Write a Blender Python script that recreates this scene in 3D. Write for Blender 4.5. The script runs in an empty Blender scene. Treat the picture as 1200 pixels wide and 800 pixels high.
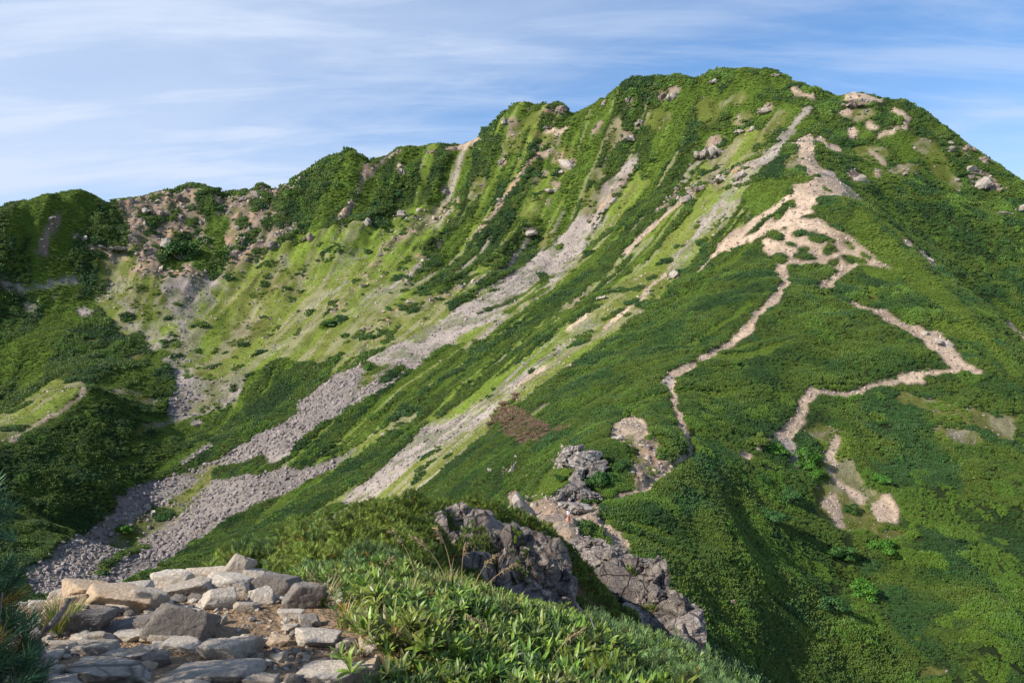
import bpy, math, random
import numpy as np
rng = np.random.default_rng(7)
random.seed(7)
scn = bpy.context.scene
# ---------------------------------------------------------------- camera, sky, sun, exposure
F = 942.0                                     # focal length in photo pixels (1200 wide)
cam_d = bpy.data.cameras.new('camera'); cam = bpy.data.objects.new('camera', cam_d)
scn.collection.objects.link(cam); scn.camera = cam
cam_d.sensor_width = 36; cam_d.lens = 36*F/1200; cam_d.clip_end = 20000; cam_d.clip_start = 0.05
cam.location = (0, 0, 0); cam.rotation_euler = (math.radians(90), 0, 0)
SUN = np.array([-0.77, -0.37, 0.55]); SUN /= np.linalg.norm(SUN)
el = math.asin(SUN[2]); az = math.atan2(SUN[0], SUN[1])
world = bpy.data.worlds.new('World'); scn.world = world; world.use_nodes = True
wn = world.node_tree; wn.nodes.clear()
def N(nt, t, **k):
    n = nt.nodes.new(t)
    for a, b in k.items():
        if a.startswith('_'): n.inputs[int(a[1:])].default_value = b
        else: setattr(n, a, b)
    return n
sky = N(wn, 'ShaderNodeTexSky', sky_type='NISHITA', sun_disc=False, sun_elevation=el, sun_rotation=az,
        altitude=2000, air_density=1.0, dust_density=0.8, ozone_density=2.2)
tc = N(wn, 'ShaderNodeTexCoord')
sep = N(wn, 'ShaderNodeSeparateXYZ'); wn.links.new(tc.outputs['Generated'], sep.inputs[0])
den = N(wn, 'ShaderNodeMath', operation='ADD', _1=0.22); wn.links.new(sep.outputs[2], den.inputs[0])
cx = N(wn, 'ShaderNodeMath', operation='DIVIDE'); cy = N(wn, 'ShaderNodeMath', operation='DIVIDE')
wn.links.new(sep.outputs[0], cx.inputs[0]); wn.links.new(den.outputs[0], cx.inputs[1])
wn.links.new(sep.outputs[1], cy.inputs[0]); wn.links.new(den.outputs[0], cy.inputs[1])
comb = N(wn, 'ShaderNodeCombineXYZ'); wn.links.new(cx.outputs[0], comb.inputs[0]); wn.links.new(cy.outputs[0], comb.inputs[1])
mp = N(wn, 'ShaderNodeMapping'); mp.inputs['Scale'].default_value = (0.55, 1.25, 1); mp.inputs['Rotation'].default_value = (0, 0, math.radians(24)); mp.inputs['Location'].default_value = (3.1, 1.7, 0)
wn.links.new(comb.outputs[0], mp.inputs[0])
n1 = N(wn, 'ShaderNodeTexNoise'); n1.inputs['Scale'].default_value = 0.9; n1.inputs['Detail'].default_value = 10; n1.inputs['Roughness'].default_value = 0.56; n1.inputs['Distortion'].default_value = 0.7
wn.links.new(mp.outputs[0], n1.inputs['Vector'])
mp2 = N(wn, 'ShaderNodeMapping'); mp2.inputs['Scale'].default_value = (0.9, 4.2, 1); mp2.inputs['Rotation'].default_value = (0, 0, math.radians(-32))
wn.links.new(comb.outputs[0], mp2.inputs[0])
n2 = N(wn, 'ShaderNodeTexNoise'); n2.inputs['Scale'].default_value = 1.3; n2.inputs['Detail'].default_value = 8; n2.inputs['Roughness'].default_value = 0.6; n2.inputs['Distortion'].default_value = 0.4
wn.links.new(mp2.outputs[0], n2.inputs['Vector'])
r1 = N(wn, 'ShaderNodeMapRange', interpolation_type='SMOOTHSTEP'); r1.inputs[1].default_value = 0.32; r1.inputs[2].default_value = 0.66
r2 = N(wn, 'ShaderNodeMapRange', interpolation_type='SMOOTHSTEP'); r2.inputs[1].default_value = 0.42; r2.inputs[2].default_value = 0.68
wn.links.new(n1.outputs[0], r1.inputs[0]); wn.links.new(n2.outputs[0], r2.inputs[0])
ad = N(wn, 'ShaderNodeMath', operation='MULTIPLY_ADD', _1=0.55); wn.links.new(r1.outputs[0], ad.inputs[0])
m2 = N(wn, 'ShaderNodeMath', operation='MULTIPLY', _1=0.34); wn.links.new(r2.outputs[0], m2.inputs[0]); wn.links.new(m2.outputs[0], ad.inputs[2])
lo = N(wn, 'ShaderNodeMapRange'); lo.inputs[1].default_value = 0.0; lo.inputs[2].default_value = 0.5; lo.inputs[3].default_value = 0.50; lo.inputs[4].default_value = -0.10
wn.links.new(sep.outputs[2], lo.inputs[0])
ad2 = N(wn, 'ShaderNodeMath', operation='ADD', use_clamp=True); wn.links.new(ad.outputs[0], ad2.inputs[0]); wn.links.new(lo.outputs[0], ad2.inputs[1])
mx = N(wn, 'ShaderNodeMix', data_type='RGBA'); mx.inputs[7].default_value = (5.3, 6.15, 7.7, 1)
wn.links.new(ad2.outputs[0], mx.inputs[0]); hs_ = N(wn, 'ShaderNodeHueSaturation'); hs_.inputs['Saturation'].default_value = 1.24; hs_.inputs['Value'].default_value = 1.5; wn.links.new(sky.outputs[0], hs_.inputs['Color']); wn.links.new(hs_.outputs[0], mx.inputs[6])
bg = N(wn, 'ShaderNodeBackground', _1=0.098); wn.links.new(mx.outputs[2], bg.inputs[0])
wo = N(wn, 'ShaderNodeOutputWorld'); wn.links.new(bg.outputs[0], wo.inputs[0])
sd = bpy.data.lights.new('sun', 'SUN'); so = bpy.data.objects.new('sun', sd); scn.collection.objects.link(so)
sd.energy = 5.0; sd.angle = math.radians(0.5); sd.color = (1.0, 0.93, 0.82)
from mathutils import Vector
so.rotation_euler = Vector(-SUN).to_track_quat('-Z', 'Y').to_euler()
scn.view_settings.view_transform = 'Standard'; scn.view_settings.look = 'None'
scn.view_settings.exposure = 0.42; scn.view_settings.gamma = 1
scn.cycles.max_bounces = 5; scn.cycles.diffuse_bounces = 2; scn.cycles.transparent_max_bounces = 4

#@@TERRAIN
# ---------------------------------------------------------------- noise
_P = np.random.default_rng(11).permutation(4096)
_V = np.random.default_rng(12).random(4096).astype(np.float32)*2-1
def vnoise(x, y, z=0.0, seed=0):
    x = np.asarray(x, dtype=np.float64); y = np.asarray(y, dtype=np.float64); z = np.asarray(z, dtype=np.float64)+0*x
    xi = np.floor(x).astype(np.int64); yi = np.floor(y).astype(np.int64); zi = np.floor(z).astype(np.int64)
    fx = x-xi; fy = y-yi; fz = z-zi
    fx = fx*fx*fx*(fx*(fx*6-15)+10); fy = fy*fy*fy*(fy*(fy*6-15)+10); fz = fz*fz*fz*(fz*(fz*6-15)+10)
    def h(i, j, k): return _V[_P[(_P[(_P[(i+seed*37) & 4095]+j) & 4095]+k) & 4095]]
    def pl(k):
        a = h(xi, yi, k)*(1-fx)+h(xi+1, yi, k)*fx
        b = h(xi, yi+1, k)*(1-fx)+h(xi+1, yi+1, k)*fx
        return a*(1-fy)+b*fy
    r0 = pl(zi)
    if not np.any(fz): return r0
    return r0*(1-fz)+pl(zi+1)*fz
def fbm(x, y, z=0.0, o=4, seed=0, g=0.5):
    s = 0; a = 1.0; t = 0
    for i in range(o):
        s = s+a*vnoise(x*2**i+i*17.3, y*2**i+i*9.1, np.asarray(z)*2**i, seed+i); t += a; a *= g
    return s/t
def sstep(a, b, x):
    t = np.clip((x-a)/(b-a), 0, 1); return t*t*(3-2*t)
# ---------------------------------------------------------------- terrain: surveyed points (photo pixel, metres ahead) -> x, y, z
FAR = [ # ridge spur from the col to the summit
(668,630,90),(690,590,103),(740,500,128),(785,445,158),(820,420,172),(870,380,195),(905,335,220),(930,262,262),(950,216,292),(945,172,335),(935,110,410),
# right flank of the spur
(850,480,152),(920,520,142),(850,560,122),(800,600,103),(830,690,91),(900,760,89),(1000,550,140),(1000,480,158),(1000,400,184),(960,350,208),(1000,355,206),(1060,385,190),(1100,400,182),(1110,435,172),(1150,442,168),
(1000,620,126),(1000,700,112),(1100,520,148),(1100,620,128),(1100,720,110),(1200,520,150),(1200,640,126),(1200,760,104),(1000,300,240),(1010,330,222),(1060,340,212),(1130,400,186),(1180,460,165),(960,235,280),(1000,240,272),(1050,285,246),(1100,330,222),(1150,385,196),(1195,430,178),
(1300,560,150),(1300,700,118),(1300,860,100),(1100,860,92),(950,860,82),
# gully and right shoulder beyond the spur
(1020,232,315),(1080,285,300),(1130,330,280),(1170,385,262),(1210,425,240),(1050,200,345),(1100,240,325),(1150,290,308),(1200,330,292),(1200,260,318),(1150,240,335),(1290,400,275),(1290,320,300),
(1010,111,398),(1050,124,390),(1120,165,370),(1200,215,345),(1290,272,330),(985,160,372),(1050,155,372),(1100,190,355),
# summit crest and skyline (last row of the survey)
(870,82,455),(905,88,440),(960,110,425),(835,88,465),(790,92,475),(745,97,485),(715,118,495),(672,132,510),(650,122,522),(620,121,530),(590,142,535),(560,165,535),(520,172,530),(470,175,528),(440,187,525),(410,180,520),(380,195,515),(330,222,508),(310,222,505),(290,228,505),(230,219,500),(190,230,495),(140,234,485),(90,225,455),(40,232,425),(0,245,400),(-60,262,380),(-140,290,360),
# bowl side, between spur and scree
(900,180,360),(860,200,372),(880,130,415),(800,200,405),(820,300,285),(860,300,262),(800,350,240),(850,400,190),(760,250,360),(700,300,345),(760,330,275),(700,350,265),(720,420,205),(640,440,208),(660,480,170),(600,400,285),(600,470,205),(560,520,188),(600,540,150),(540,560,165),(650,540,128),(620,575,128),(680,530,116),(700,560,110),(720,470,160),(690,200,455),(650,200,470),(740,150,468),(650,300,392),(560,350,345),(500,400,312),(500,500,235),(450,540,222),(400,580,205),(420,450,282),(350,480,288),(350,550,240),(280,560,248),(280,610,225),(200,640,212),(450,620,170),(560,640,120),(350,680,170),
# head wall and bowl floor
(560,250,455),(480,300,425),(400,350,385),(400,270,455),(450,230,495),(520,220,500),(300,380,398),(330,280,462),(250,290,455),(230,330,425),(230,400,380),(240,440,350),(230,500,315),(180,590,250),(120,640,222),(300,440,335),(200,270,465),(160,330,415),(100,290,425),(40,290,404),(0,350,378),(60,360,390),(120,400,366),(170,430,352),(100,425,335),(20,400,352),(0,446,334),
# knoll at the left
(100,452,285),(60,488,262),(10,518,238),(45,462,296),(0,476,305),(-40,488,295),(20,488,270),(140,480,290),(110,510,265),(60,540,240),(100,560,238),(30,600,205),(80,620,205),(0,640,180),(-60,580,200),(40,680,165),(-100,680,150),(-150,400,290),(60,760,130),(200,740,150)]
def wpt(u, v, d): return ((u-600)/F*d, d, (400-v)/F*d)
FP = np.array([wpt(*p) for p in FAR])
# back sides and far surroundings (metres)
sky_pts = [p for p in FP if p[1] > 325 and p[2]/p[1] > 0.13 and (p[1] > 395 or p[0] > 170)]
BK = [(0,900,-60),(-400,900,-60),(400,900,-60),(-600,600,-120),(600,600,-150),(500,300,-90),(-420,300,20),(300,150,-95),(-300,120,-80),(250,60,-110),(-200,40,-75),
      (-120,0,-55),(120,0,-80),(60,40,-48),(30,50,-33),(-40,60,-34),(-70,120,-46),(60,75,-48),(20,75,-31),(-12,75,-27),(4,62,-17),(-60,20,-40),(70,10,-60)]
for (x, y, z) in FP:
    pass
crest = [(870,82,455),(790,92,475),(715,118,495),(620,121,530),(520,172,530),(410,180,520),(310,222,505),(230,219,500),(140,234,485),(90,225,455),(0,245,400),(960,110,425),(1010,111,398),(1120,165,370),(1200,215,345),(1290,272,330),(-140,290,360)]
for c in crest:
    x, y, z = wpt(*c); r = math.hypot(x, y); BK.append((x*(1+70/r), y*(1+70/r), z-38)); BK.append((x*(1+170/r), y*(1+170/r), z-115))
FP = np.vstack([FP, np.array(BK, dtype=float)])
NEAR = [ # ground under the path, the ridge in front of it and the drop on both sides: x, y, z
(0,0,-1.62),(-1,0,-1.6),(1,0,-1.65),(-1.2,4.1,-1.62),(-2,4.2,-1.62),(-0.6,4.0,-1.66),(-1.9,5.4,-1.70),(-1.0,5.2,-1.72),(-2.2,5.9,-1.80),(-3.0,5.3,-1.74),(-3.0,4.5,-1.55),(-4.2,5.2,-1.8),
(-0.4,5.0,-1.70),(0.2,4.5,-1.90),(1.0,4.6,-2.15),(2.0,4.6,-2.75),(0.5,6.0,-2.15),(1.5,6.5,-2.65),(0.2,3.2,-1.75),(1.2,3.2,-2.0),(2.2,3.4,-2.65),(3.4,3.6,-3.9),(3.5,6,-4.3),(2.6,6.6,-3.55),
(-3.5,6.3,-2.45),(-2.7,6.8,-2.4),(-1.8,7.0,-2.2),(-1.6,7.8,-2.45),(-2.8,8.4,-2.95),(-3.9,7.6,-3.0),(-5.2,7.0,-3.3),(-6.5,8.5,-4.2),(-5,11,-4.9),(-8,6,-4.8),(-7,3,-3.4),(-1.0,8.4,-2.75),(-2.2,11,-3.2),(-3.6,12,-4.2),(-1.7,13,-3.3),(-0.9,12,-3.8),(-2.6,15,-4.0),(-5,16,-6.5),
(-0.3,7.6,-2.65),(0.8,9,-3.4),(0.0,10.5,-3.7),(0.2,13,-4.7),(-0.7,14.3,-4.3),(1.4,12,-5.1),(1.3,15,-5.5),(2.2,10,-4.6),(4.5,10,-6.5),(-2.2,17,-3.9),(-1.2,18,-4.0),(-0.6,20,-4.5),(-3.4,20,-5.6),(-0.4,17.5,-4.0),(0.2,20,-4.8),(0.7,21,-5.2),(1.3,22,-6.1),(1.2,18,-5.9),(3,18,-8.8),(2.2,22.6,-7.2),(3.2,23.6,-8.7),(0.5,26,-6.3),
(2.0,30,-8.4),(3.6,38,-10.6),(4.2,28,-11),(5.6,33,-12.8),(-3,30,-10.5),(-8,25,-13),(-12,35,-21),(-9,16,-10),(4,45,-12.6),(5.5,55,-15.2),(-2,45,-15.5),(-9,50,-23),(8,25,-14.5),(8.5,34,-19),(7.5,14,-11),(12,8,-12),(13,20,-21),(13,45,-26),(10,55,-24),(8,5,-8),(-12,8,-9),(-14,0,-9),(-20,15,-19),(20,5,-22),(20,30,-34),(-22,40,-29),
(0,-6,-1.7),(3,-4,-2.5),(-4,-4,-2.0),(9,-8,-9),(-12,-8,-8)]
NP_ = np.array(NEAR, dtype=float)
def tps_fit(P, lam=0.0):
    n = len(P); d = np.hypot(P[:, None, 0]-P[None, :, 0], P[:, None, 1]-P[None, :, 1])
    K = np.where(d > 0, d*d*np.log(d+1e-12), 0)+lam*np.eye(n)
    A = np.zeros((n+3, n+3)); A[:n, :n] = K; A[:n, n] = 1; A[:n, n+1:] = P[:, :2]; A[n, :n] = 1; A[n+1:, :n] = P[:, :2].T
    return np.linalg.solve(A, np.r_[P[:, 2], 0, 0, 0])
def tps_eval(P, w, x, y):
    n = len(P); out = w[n]+w[n+1]*x+w[n+2]*y
    x = x.astype(np.float32); y = y.astype(np.float32); acc = np.zeros_like(x)
    for i in range(n):
        d2 = (x-np.float32(P[i, 0]))**2+(y-np.float32(P[i, 1]))**2+np.float32(1e-6)
        acc += np.float32(0.5*w[i])*d2*np.log(d2)
    return out+acc
# terrain is sampled on a fan of rows (y) and columns (u = x/y) so that cells stay small near the viewer
NU = 1150; US = np.linspace(-1.12, 1.12, NU)
YS = np.concatenate([np.exp(np.linspace(math.log(1.0), math.log(60), 260))[:-1], np.exp(np.linspace(math.log(60), math.log(580), 760))[:-1], np.exp(np.linspace(math.log(580), math.log(6000), 36))])
NY = len(YS)
cu = np.linspace(-1.12, 1.12, 200)                      # coarse thin-plate solution, refined bilinearly on a dense row set
def eval_grid(P, w, us, ys):
    U, Y = np.meshgrid(us, ys); return tps_eval(P, w, U*Y, Y)
def cub(a, n):                                          # smooth upsampling along last axis
    m = a.shape[-1]; t = np.linspace(0, m-1, n); i = np.clip(np.floor(t).astype(int), 0, m-2); f = t-i
    im = np.clip(i-1, 0, m-1); ip = np.clip(i+2, 0, m-1)
    p0, p1, p2, p3 = a[..., im], a[..., i], a[..., i+1], a[..., ip]
    return p1+0.5*f*(p2-p0+f*(2*p0-5*p1+4*p2-p3+f*(3*(p1-p2)+p3-p0)))
ysub = np.unique(np.r_[np.arange(0, NY, 4), NY-1])
wF = tps_fit(FP, 6.0); wN = tps_fit(NP_, 0.02)
zf = eval_grid(FP, wF, cu, YS[ysub]); zn = eval_grid(NP_, wN, cu, np.minimum(YS[ysub], 80))
def up(z):
    z = cub(z, NU); out = np.empty((NY, NU))
    idx = np.searchsorted(ysub, np.arange(NY), side='right')-1; idx = np.clip(idx, 0, len(ysub)-2)
    t = (np.arange(NY)-ysub[idx])/(ysub[idx+1]-ysub[idx])
    return z[idx]*(1-t)[:, None]+z[idx+1]*t[:, None]
Ug, Yg = np.meshgrid(US, YS); Xg = Ug*Yg
ZF = up(zf); ZN = up(zn)
far_drop = sstep(700, 2500, Yg)
ZF = ZF*(1-far_drop)+(-260+40*fbm(Xg/900, Yg/900, o=3, seed=5))*far_drop
wb = sstep(34, 62, np.hypot(Xg, Yg))
# ribs and gullies that run down the fall line into the bowl (ridge spacing by bearing about the valley mouth)
cxm, cym = -170.0, 80.0
th = np.arctan2(Xg-cxm, Yg-cym); rr = np.hypot(Xg-cxm, Yg-cym)
rib = 1-2*np.abs(fbm(th*16, rr/95, o=4, seed=21, g=0.55))
amp = sstep(150, 300, rr)*sstep(60, 130, Yg)
wall = sstep(380, 450, Yg)*sstep(60, -40, Xg-0.0*Yg)
side = sstep(300, 400, Yg)*sstep(-80, 0, Xg)*sstep(260, 150, Xg)
ridge_n = (rib-0.55)*(1.0+3.9*wall+3.3*side)*amp
bump = fbm(Xg/26, Yg/26, o=5, seed=31, g=0.52)*2.0*wb+fbm(Xg/7, Yg/7, o=3, seed=35)*0.35*wb
crag = np.maximum(0, fbm(Xg/16, Yg/16, ZF/22, o=4, seed=44, g=0.6))*4.0*wall*sstep(25, 55, ZF)
ZG = ZF+ridge_n+bump*sstep(60, 120, Yg)+crag
ZG = ZN*(1-wb)+ZG*wb+(1-wb)*(fbm(Xg/1.6, Yg/1.6, o=4, seed=51)*0.05*sstep(0, 3, Yg)+fbm(Xg/6, Yg/6, o=3, seed=53)*0.5*sstep(12, 30, Yg))
SKY = [(-500,330),(-140,292),(0,245),(15,240),(30,236),(50,229),(65,227),(80,224),(95,223),(105,226),(115,232),(127,238),(135,235),(150,232),(165,231),(180,227),(188,225),(200,226),(208,224),(218,219),(226,217),(235,219),(245,220),(255,223),(262,229),(275,227),(285,223),(293,226),(300,221),(305,217),(312,222),(320,225),(330,221),(340,217),(350,209),(362,202),(372,196),(383,189),(395,182),(405,177),(415,177),(424,182),(432,189),(440,189),(450,186),(460,180),(470,174),(480,171),(490,173),(500,171),(510,168),(520,171),(530,172),(545,168),(556,163),(565,157),(575,150),(583,142),(590,135),(598,128),(606,122),(615,119),(622,121),(630,124),(640,122),(650,121),(660,127),(672,134),(680,130),(690,125),(698,121),(704,115),(709,117),(716,109),(724,103),(732,98),(745,94),(760,93),(775,91),(790,90),(800,89),(815,92),(830,88),(845,86),(860,83),(872,80),(885,81),(900,83),(910,85),(920,92),(930,96),(945,100),(960,107),(975,113),(985,114),(993,110),(1003,109),(1012,110),(1022,114),(1032,117),(1045,119),(1060,121),(1070,127),(1085,134),(1100,147),(1112,154),(1125,162),(1138,173),(1150,181),(1162,190),(1175,198),(1188,208),(1200,217),(1230,236),(1300,282),(1500,400),(1900,560)]
sk = np.array(SKY, float)
des = (400-np.interp(600+F*US, sk[:, 0], sk[:, 1]))/F
rows = np.where((YS > 250) & (YS < 620))[0]
for it in range(4):
    sl = ZG[rows]/YS[rows][:, None]; k = rows[np.argmax(sl, 0)]; cur = sl.max(0)
    yc = YS[k]; yc = np.convolve(np.pad(yc, 12, 'edge'), np.ones(25)/25, 'valid')
    dz = (des-cur)*yc; sp = 26
    if it == 0: dz = np.convolve(np.pad(dz, 30, 'edge'), np.hanning(63)[1:-1]/31., 'valid'); sp = 150
    ZG += dz[None, :]*sstep(0, 1, (Yg-(yc[None, :]-sp))/(sp*0.95))*sstep(1500, 700, Yg)
CREST_Y = yc
def z_at(x, y):
    x = np.asarray(x, float); y = np.asarray(y, float)
    j = np.clip(((x/y)+1.12)/2.24*(NU-1), 0, NU-1.001); i = np.interp(y, YS, np.arange(NY)); i = np.clip(i, 0, NY-1.001)
    i0 = i.astype(int); j0 = j.astype(int); a = i-i0; b = j-j0
    return (ZG[i0, j0]*(1-a)*(1-b)+ZG[i0+1, j0]*a*(1-b)+ZG[i0, j0+1]*(1-a)*b+ZG[i0+1, j0+1]*a*b)
def hit(u, v, y0=60, y1=600):                          # first ground point seen through a photo pixel
    j = ((u-600)/F+1.12)/2.24*(NU-1); j0 = int(np.clip(math.floor(j), 0, NU-2)); b = min(max(j-j0, 0), 1)
    s = slice(*np.searchsorted(YS, [y0, y1])); col = (ZG[s, j0]*(1-b)+ZG[s, j0+1]*b)/YS[s]; ys = YS[s]
    t = (400-v)/F; k = np.argmax(col >= t)
    if col[k] < t: k = int(np.argmax(col)); y = ys[k]
    elif k == 0: y = ys[0]
    else:
        f = (t-col[k-1])/(col[k]-col[k-1]+1e-9); y = ys[k-1]*(1-f)+ys[k]*f
    return ((u-600)/F*y, y)
# ---------------------------------------------------------------- ground cover map in metres (x, y), drawn as outlines traced on the ground
MX0, MY0, MS = -420.0, 60.0, 0.5; MW, MH = 1640, 1120
CM = np.zeros((MH, MW), np.uint8)
def fill(P, cls):
    P = np.asarray(P, float); x0, y0 = P.min(0); x1, y1 = P.max(0)
    i0 = max(0, int((y0-MY0)/MS)); i1 = min(MH, int((y1-MY0)/MS)+2); j0 = max(0, int((x0-MX0)/MS)); j1 = min(MW, int((x1-MX0)/MS)+2)
    if i1 <= i0 or j1 <= j0: return
    X, Y = np.meshgrid(MX0+np.arange(j0, j1)*MS, MY0+np.arange(i0, i1)*MS); ins = np.zeros(X.shape, bool)
    for a, b in zip(P, np.roll(P, -1, 0)):
        if a[1] == b[1]: continue
        c = (a[1] > Y) != (b[1] > Y); xx = (b[0]-a[0])*(Y-a[1])/(b[1]-a[1])+a[0]; ins ^= c & (X < xx)
    CM[i0:i1, j0:j1][ins] = cls
def dense(P, st=9, closed=True):
    out = []
    Q = P+[P[0]] if closed else P
    for a, b in zip(Q[:-1], Q[1:]):
        n = max(1, int(math.hypot(b[0]-a[0], b[1]-a[1])/st))
        out += [(a[0]+(b[0]-a[0])*k/n, a[1]+(b[1]-a[1])*k/n) for k in range(n)]
    if not closed: out.append(Q[-1])
    return out
def poly(cls, P): fill([hit(u, v) for u, v in dense(P)], cls)
def blob(cls, u, v, a, b, rot=0):
    r = math.radians(rot); poly(cls, [(u+a*math.cos(t)*math.cos(r)-b*math.sin(t)*math.sin(r), v+a*math.cos(t)*math.sin(r)+b*math.sin(t)*math.cos(r)) for t in np.linspace(0, 2*math.pi, 14)[:-1]])
def line(cls, w, P):
    w = tuple(q*(1.25 if cls == 3 else 1.1) for q in (w if isinstance(w, tuple) else (w, w)))                                   # w: width, or (first, last) width
    w0, w1 = (w, w) if not isinstance(w, tuple) else w
    Q = dense(P, 7, False); n = len(Q)
    for k in range(n-1):
        (x0, y0), (x1, y1) = Q[k], Q[k+1]; L = math.hypot(x1-x0, y1-y0)+1e-6; nx, ny = -(y1-y0)/L, (x1-x0)/L
        a = (w0+(w1-w0)*k/n)/2*(1+0.35*math.sin(k*1.7)*math.sin(k*0.61+1)); b = (w0+(w1-w0)*(k+1)/n)/2*(1+0.35*math.sin((k+1)*1.7)*math.sin((k+1)*0.61+1)); e = 0.8/L
        x0 -= (x1-x0)*e; y0 -= (y1-y0)*e
        fill([hit(x0+nx*a, y0+ny*a), hit(x1+nx*b, y1+ny*b), hit(x1-nx*b, y1-ny*b), hit(x0-nx*a, y0-ny*a)], cls)
SCRUB, GRASS, SCREE, BARE, WALL, DEAD, MOSS, BOULD, LIGHT = range(9)
poly(GRASS, [(118,300),(160,285),(190,318),(240,325),(300,300),(345,275),(400,262),(440,258),(500,240),(525,235),(540,250),(500,290),(480,330),(520,345),(560,310),(610,250),(640,200),(650,205),(620,265),(560,335),(500,370),(440,385),(400,415),(350,440),(300,470),(230,490),(200,480),(225,440),(190,405),(150,400),(120,370),(110,340)])
poly(GRASS, [(560,335),(600,345),(560,368),(520,378),(480,395),(440,412),(400,420),(415,395),(470,375),(510,350)])
poly(WALL, [(135,240),(180,228),(230,220),(300,225),(350,210),(380,198),(405,190),(378,230),(350,270),(310,290),(280,315),(250,340),(200,335),(165,325),(150,290),(150,260)])
poly(SCREE, [(195,330),(270,320),(255,345),(225,350),(222,400),(250,440),(300,440),(290,462),(240,490),(215,505),(200,482),(222,442),(205,400),(200,360)])
line(SCREE, (8,14), [(122,292),(135,335),(165,380),(205,430),(218,470)])
line(MOSS, 12, [(205,400),(235,430),(262,460)]); blob(MOSS, 250, 470, 22, 8, -20); blob(MOSS, 175, 350, 22, 16); blob(MOSS, 330, 330, 35, 14, -25); blob(MOSS, 290, 390, 30, 14, -20)
# bushes standing on the head wall
blob(SCRUB, 215, 293, 23, 17); line(SCRUB, (16,20), [(236,228),(246,252),(252,280),(262,300),(245,320)]); line(SCRUB, 8, [(170,262),(205,260)]); blob(SCRUB, 200, 310, 14, 8); blob(SCRUB, 225, 262, 9, 6)
for b in [(168,253,6,4),(182,232,8,3),(176,275,7,4),(262,262,10,12),(285,262,9,8),(300,240,8,10),(308,232,10,7),(292,285,7,5),(320,262,14,10),(280,290,9,3),(333,240,12,14),(345,262,12,12),(188,300,6,4),(235,312,10,6),(205,250,8,4),(240,300,8,12)]: blob(SCRUB, *b)
line(SCRUB, 7, [(232,219),(250,222),(262,230),(290,226)])
poly(SCRUB, [(340,225),(360,206),(385,190),(410,180),(425,190),(415,215),(400,240),(370,262),(345,268),(330,260)])
line(WALL, 6, [(432,192),(425,215),(412,240),(395,258)]); line(WALL, 5, [(470,176),(440,195),(425,215)]); line(BARE, (9,3), [(562,160),(545,170),(520,176)])
# bare ground between the shrubs of the left hill
line(WALL, (7,15), [(70,250),(62,268),(52,285),(47,300)]); blob(WALL, 97, 275, 11, 4); blob(WALL, 112, 290, 12, 4, 30); line(WALL, (5,8), [(113,285),(130,300),(128,330)]); blob(SCREE, 32, 360, 10, 9); blob(SCREE, 83, 328, 10, 4); blob(SCREE, 100, 365, 12, 6); line(SCREE, 5, [(0,330),(25,338),(75,330)])
for b in [(12,375,8,3),(60,345,10,3),(120,310,6,5),(105,400,12,3),(160,420,14,4),(140,345,9,5),(150,460,20,4),(175,470,16,5)]: blob(MOSS, *b)
for b in [(118,385,24,6),(150,372,12,4),(165,430,26,5),(190,415,10,5),(185,440,18,6),(188,455,12,4),(165,342,6,3),(195,372,6,3),(162,395,9,5),(230,413,6,2.5),(285,405,5,2),(275,455,6,2)]: blob(SCRUB, *b)
# long scree fan
poly(SCREE, [(744,182),(752,188),(700,262),(676,300),(655,330),(620,345),(575,372),(545,395),(520,410),(490,440),(455,470),(430,500),(400,520),(350,535),(310,545),(290,535),(330,500),(370,470),(400,440),(440,415),(480,395),(520,375),(560,350),(600,320),(640,295),(668,265),(700,225)])
poly(BOULD, [(300,500),(340,480),(390,440),(430,425),(470,425),(455,450),(430,475),(380,505),(330,525),(290,545),(250,550),(270,520)])
poly(BOULD, [(455,505),(440,522),(390,550),(330,580),(270,612),(200,655),(120,700),(40,700),(20,670),(110,618),(160,580),(200,555),(230,535),(260,535),(255,560),(300,560),(350,545),(400,525),(430,505)])
line(BOULD, 16, [(205,550),(165,565),(140,600)]); line(SCREE, (10,26), [(640,300),(590,345),(530,392),(470,425)]); line(SCREE, (14,30), [(600,350),(540,400),(490,440),(440,480)]); poly(BOULD, [(200,462),(215,452),(238,462),(225,482),(203,482)]); poly(BOULD, [(255,470),(275,462),(280,470),(262,478)])
line(MOSS, (12,22), [(262,545),(215,580),(170,620),(130,640)]); blob(MOSS, 250, 520, 30, 6, -25); blob(MOSS, 180, 500, 30, 5, -15); blob(MOSS, 200, 605, 22, 9, -30); blob(MOSS, 130, 660, 30, 7, -35)
poly(SCRUB, [(200,497),(277,477),(287,443),(333,420),(392,428),(387,447),(352,463),(350,485),(333,497),(293,512),(263,535),(217,557),(180,560),(153,573),(127,600),(97,620),(50,660),(0,680),(-100,720),(-200,560),(20,590),(100,550),(133,530)])
line(BOULD, 5, [(250,520),(215,545)]); blob(SCREE, 230, 497, 9, 3); blob(SCRUB, 280, 512, 16, 9); blob(SCRUB, 300, 545, 16, 6, -20); blob(SCRUB, 262, 555, 14, 7, -20); blob(SCRUB, 190, 605, 12, 9); line(SCRUB, 8, [(330,545),(300,550),(285,545)]); line(SCRUB, 7, [(170,640),(140,655),(115,675)]); blob(MOSS, 440, 437, 22, 7, -35); blob(SCRUB, 432, 430, 7, 5); blob(SCRUB, 460, 440, 16, 5, -35); blob(SCRUB, 145, 620, 10, 6)
poly(GRASS, [(100,450),(60,446),(20,476),(-60,506),(-60,545),(0,520),(40,502),(70,482)]); line(BARE, 3, [(102,454),(85,476),(50,496),(10,518)])
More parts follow.
